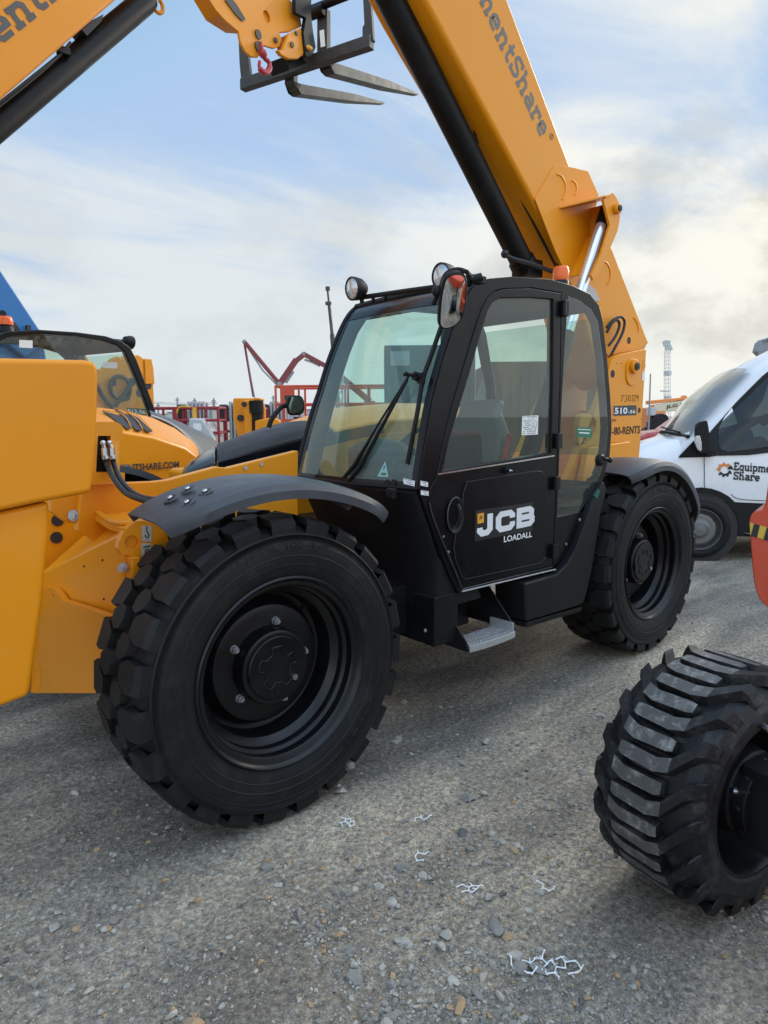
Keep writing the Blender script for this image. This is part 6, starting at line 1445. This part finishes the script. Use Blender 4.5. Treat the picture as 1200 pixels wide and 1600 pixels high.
# clutter row far away: low pale sheds and site boxes along the horizon
for i, (u0, u1, v, tt, mt, lb) in enumerate(((262, 300, 645, 60, 'lightgrey', 'pale low site cabin far away behind the left mast lift'), (305, 332, 640, 66, 'grey', 'grey low site cabin far away between the mast lifts'), (372, 440, 640, 62, 'blue', 'long blue site cabin far away behind the yellow carriage'), (618, 660, 640, 60, 'cream', 'cream site cabin far away seen through the windscreen'), (210, 262, 648, 70, 'cream', 'cream low shed far away at the edge of the cab pillar'), (448, 500, 641, 64, 'lightgrey', 'pale site cabin far away behind the orange platform'))):
    p = at(u0, tt); q_ = at(u1, tt); h_ = zat(v, u0, tt); E_ = empty('site_cabin', p.lerp(q_, .5), lb, 'cabin', 'site cabins on the horizon')
    cb_ = MB().box(p.lerp(q_, .5)+Fh*1.2+EZ*h_/2, ((q_-p).length, 2.4, h_), (Rh, Fh, EZ)).build('wall', M[mt], E_, bev=.04)
    MB().box(p.lerp(q_, .5)+Fh*1.2+EZ*(h_+.05), ((q_-p).length+.2, 2.6, .1), (Rh, Fh, EZ)).build('roof', M['grey'], E_)
    MB().box(p.lerp(q_, .35)-Fh*.02+EZ*h_*.6, (.9, .05, .6), (Rh, Fh, EZ)).build('window', M['band'], E_); MB().box(p.lerp(q_, .7)-Fh*.02+EZ*h_*.42, (.9, .05, h_*.8), (Rh, Fh, EZ)).build('door', M['grey'], E_)
# boom lifts parked on the right, far
t = 42; JL = empty('boom_lift', at(1045, t), 'cream and orange boom lift parked far right behind the white van, lettered JLG LIFT', 'boom lift')
b = MB(); b.slab([pt(1022, 633, t), pt(1090, 622, t), pt(1090, 634, t), pt(1062, 642, t), pt(1022, 644, t)], Fh*.7); jb = b.build('boom', M['cream'], JL, bev=.05)
b = MB(); b.slab([pt(1014, 626, t), pt(1068, 621, t), pt(1072, 617, t), pt(1078, 624, t), pt(1014, 632, t)], Fh*.6); b.build('upper_boom', M['logoor'], JL, bev=.05)
p0 = pt(1040, 640, t)-Fh*.04; text('boom_lettering', 'JLG LIFT', p0, pt(1084, 633, t)-pt(1040, 640, t), EZ, M['ink'], jb, height=.27, off=.02, nrm=-Fh)
b = MB(); b.slab([pt(1016, 640, t), pt(1040, 640, t), pt(1042, 658, t), pt(1016, 660, t)], Fh*1.5); b.build('turret', M['logoor'], JL, bev=.08)
b = MB(); b.box(at(1040, t, .8), (4.5, 2, .6), (Rh, Fh, EZ)); b.build('chassis', M['grey'], JL)
b = MB()
for u in (1020, 1058): p = at(u, t-1.2, .55); b.tube([p, p+Fh*.4], .55, 20)
b.build('tyre', M['rubber'], JL)
t = 36; L2 = empty('telehandler', at(1030, t), 'dusty orange machine with black bonnet parked beside the yellow tower, beyond the van', 'telehandler')
b = MB(); b.slab([pt(1013, 637, t), pt(1026, 636, t), pt(1030, 648, t), pt(1030, 690, t), pt(1013, 690, t)], Fh*1.2); b.build('body', M['logoor'], L2, bev=.08)
b = MB(); b.slab(curve([pt(1016, 660, t-.3), pt(1022, 650, t-.3), pt(1034, 646, t-.3), pt(1044, 650, t-.3), pt(1048, 665, t-.3)], 3)+[pt(1048, 680, t-.3), pt(1016, 680, t-.3)], Fh*.6); b.build('bonnet', M['moulded'], L2, bev=.06)
b = MB()
for u in (1018, 1046): p = at(u, t-.4, .5); b.tube([p, p+Fh*.4], .5, 20)
b.build('tyre', M['rubber'], L2)
MB().box(pt(1018, 643, t-.2), (.5, .3, .4)).build('engine_box', M['lightgrey'], L2)
t = 26; CR = empty('parked_car', at(1090, t), 'red car roof and window behind the white van windscreen', 'car')
b = MB(); o = at(1090, t)
pr_ = [(-2.1, .35), (-2.15, .75), (-1.9, .92), (-1.0, 1.02), (-.35, 1.48), (.4, 1.55), (1.2, 1.45), (1.75, 1.0), (2.1, .9), (2.1, .35)]
b.slab([o+Rh*x+EZ*z for x, z in pr_], Fh*1.75); cb_ = b.build('body', mat('red_car_paint', (.40, .03, .03), .3, coat=.6), CR, bev=.12, seg=3)
b = MB(); b.slab([o+Rh*x+EZ*z-Fh*.005 for x, z in ((-.85, 1.04), (-.3, 1.42), (.4, 1.48), (1.1, 1.38), (1.45, 1.04))], Fh*.004); b.build('window', M['band'], cb_, smooth=False)
b = MB()
for x in (-1.35, 1.3): b.tube([o+Rh*x+EZ*.33-Fh*.02, o+Rh*x+EZ*.33+Fh*.2], .33, 22)
b.build('tyre', M['rubber'], CR)
t = 30; TP = empty('boom_lift', at(1215, t), 'grey boom tip showing above the white van roof at the right edge', 'boom lift')
b = MB(); b.slab([pt(1184, 549, t), pt(1188, 535, t), pt(1195, 529, t), pt(1206, 532, t), pt(1215, 560, t), pt(1195, 560, t)], Fh*.5); b.bar(pt(1198, 545, t), at(1222, t, 1.2), .5, .7); b.build('boom', M['grey'], TP, bev=.04)
b = MB(); b.tube([pt(1192, 532, t-.1), pt(1200, 529, t-.1), pt(1208, 533, t-.1)], .06, 6); b.box(at(1222, t, .9), (3, 2, 1.2), (Rh, Fh, EZ)); b.build('chassis', M['grey'], TP)
b = MB()
for u in (1200, 1250): p = at(u, t-1, .5); b.tube([p, p+Fh*.4], .5, 20)
b.build('tyre', M['rubber'], TP)
# row of orange lifts further along the horizon behind the tower
# ------------------------------------------------------------------ scraps of white netting
def net(name, cells, u, v, s, rot, label, holes=()):
    o = PZ(u, v, 0); o.z = float(gz(o.x, o.y)); b = MB(); r_ = random.Random(int(u*7+v)); pts = {}
    def nd(i, j, k):
        x = 1.5*i; y = math.sqrt(3)*(j+(.5 if i % 2 else 0)); a = PI/3*k; key = (round(x+math.cos(a), 2), round(y+math.sin(a), 2))
        if key not in pts:
            px__ = (key[0]+r_.uniform(-.30, .30))*s; py__ = (key[1]+r_.uniform(-.30, .30))*s; c_, s_ = math.cos(rot), math.sin(rot)
            q = V((o.x+px__*c_-py__*s_, o.y+px__*s_+py__*c_, 0)); q.z = float(gz(q.x, q.y))+.004+r_.uniform(0, .009); pts[key] = q
        return key, pts[key]
    done = set()
    for (i, j, ks) in cells:
        for k in ks:
            (ka, p), (kb, q) = nd(i, j, k), nd(i, j, (k+1) % 6)
            e = tuple(sorted((ka, kb)))
            if e in done: continue
            done.add(e); m_ = p.lerp(q, .5)+V((r_.uniform(-1, 1), r_.uniform(-1, 1), r_.uniform(0, 1)))*s*.12
            b.tube([p, m_, q], [.0027, .0018, .0027], 6)
    for p in list(pts.values()):
        b.ball(p, .003, 6)
        if r_.random() < .45:
            w_ = r_.uniform(0, 2*PI); q = p+V((math.cos(w_), math.sin(w_), r_.uniform(.0, .5)))*s*r_.uniform(.35, .8); b.tube([p, p.lerp(q, .5)+V((0, 0, .003)), q], [.0024, .0016, .0012], 6)
    tag(b.build(name, M['wire'], None), label, 'netting', 'torn scraps of white netting on the ground')
A6 = (0, 1, 2, 3, 4, 5)
net('netting_scrap', [(0, 0, A6), (1, 0, (0, 1, 2, 3)), (2, 0, A6), (2, 1, (2, 3)), (3, 0, (0, 1, 4, 5)), (3, -1, (1, 2, 3)), (4, 0, (0, 5, 4)), (4, 1, (3, 4)), (-1, 0, (2, 3, 4))], 826, 1512, .021, -.75, 'largest torn scrap of white hexagonal netting, near the bottom edge')
net('netting_scrap', [(0, 0, A6), (-1, 0, (0, 4, 1)), (1, 0, (4,))], 738, 1386, .020, -.3, 'white netting scrap with one whole hexagon, among the stones')
net('netting_scrap', [(0, 0, (2, 3, 4)), (0, 1, (3, 4, 5))], 856, 1388, .022, .5, 'short white netting scrap near the muddy chevron tyre')
net('netting_scrap', [(0, 0, (0, 1, 2, 3)), (1, 0, (3, 4))], 656, 1335, .021, .1, 'forked white netting scrap below the middle of the yard')
net('netting_scrap', [(0, 0, (1, 2)), (1, 0, (2, 3)), (2, 0, (1, 2))], 655, 1278, .018, -.5, 'thin pale netting strand beside a tan pebble')
net('netting_scrap', [(0, 0, A6), (0, 1, (0, 1, 5)), (1, 1, (2, 3)), (1, 0, A6), (2, 1, (3, 2))], 548, 1287, .014, .9, 'crumpled white netting scrap nearest the big front tyre')
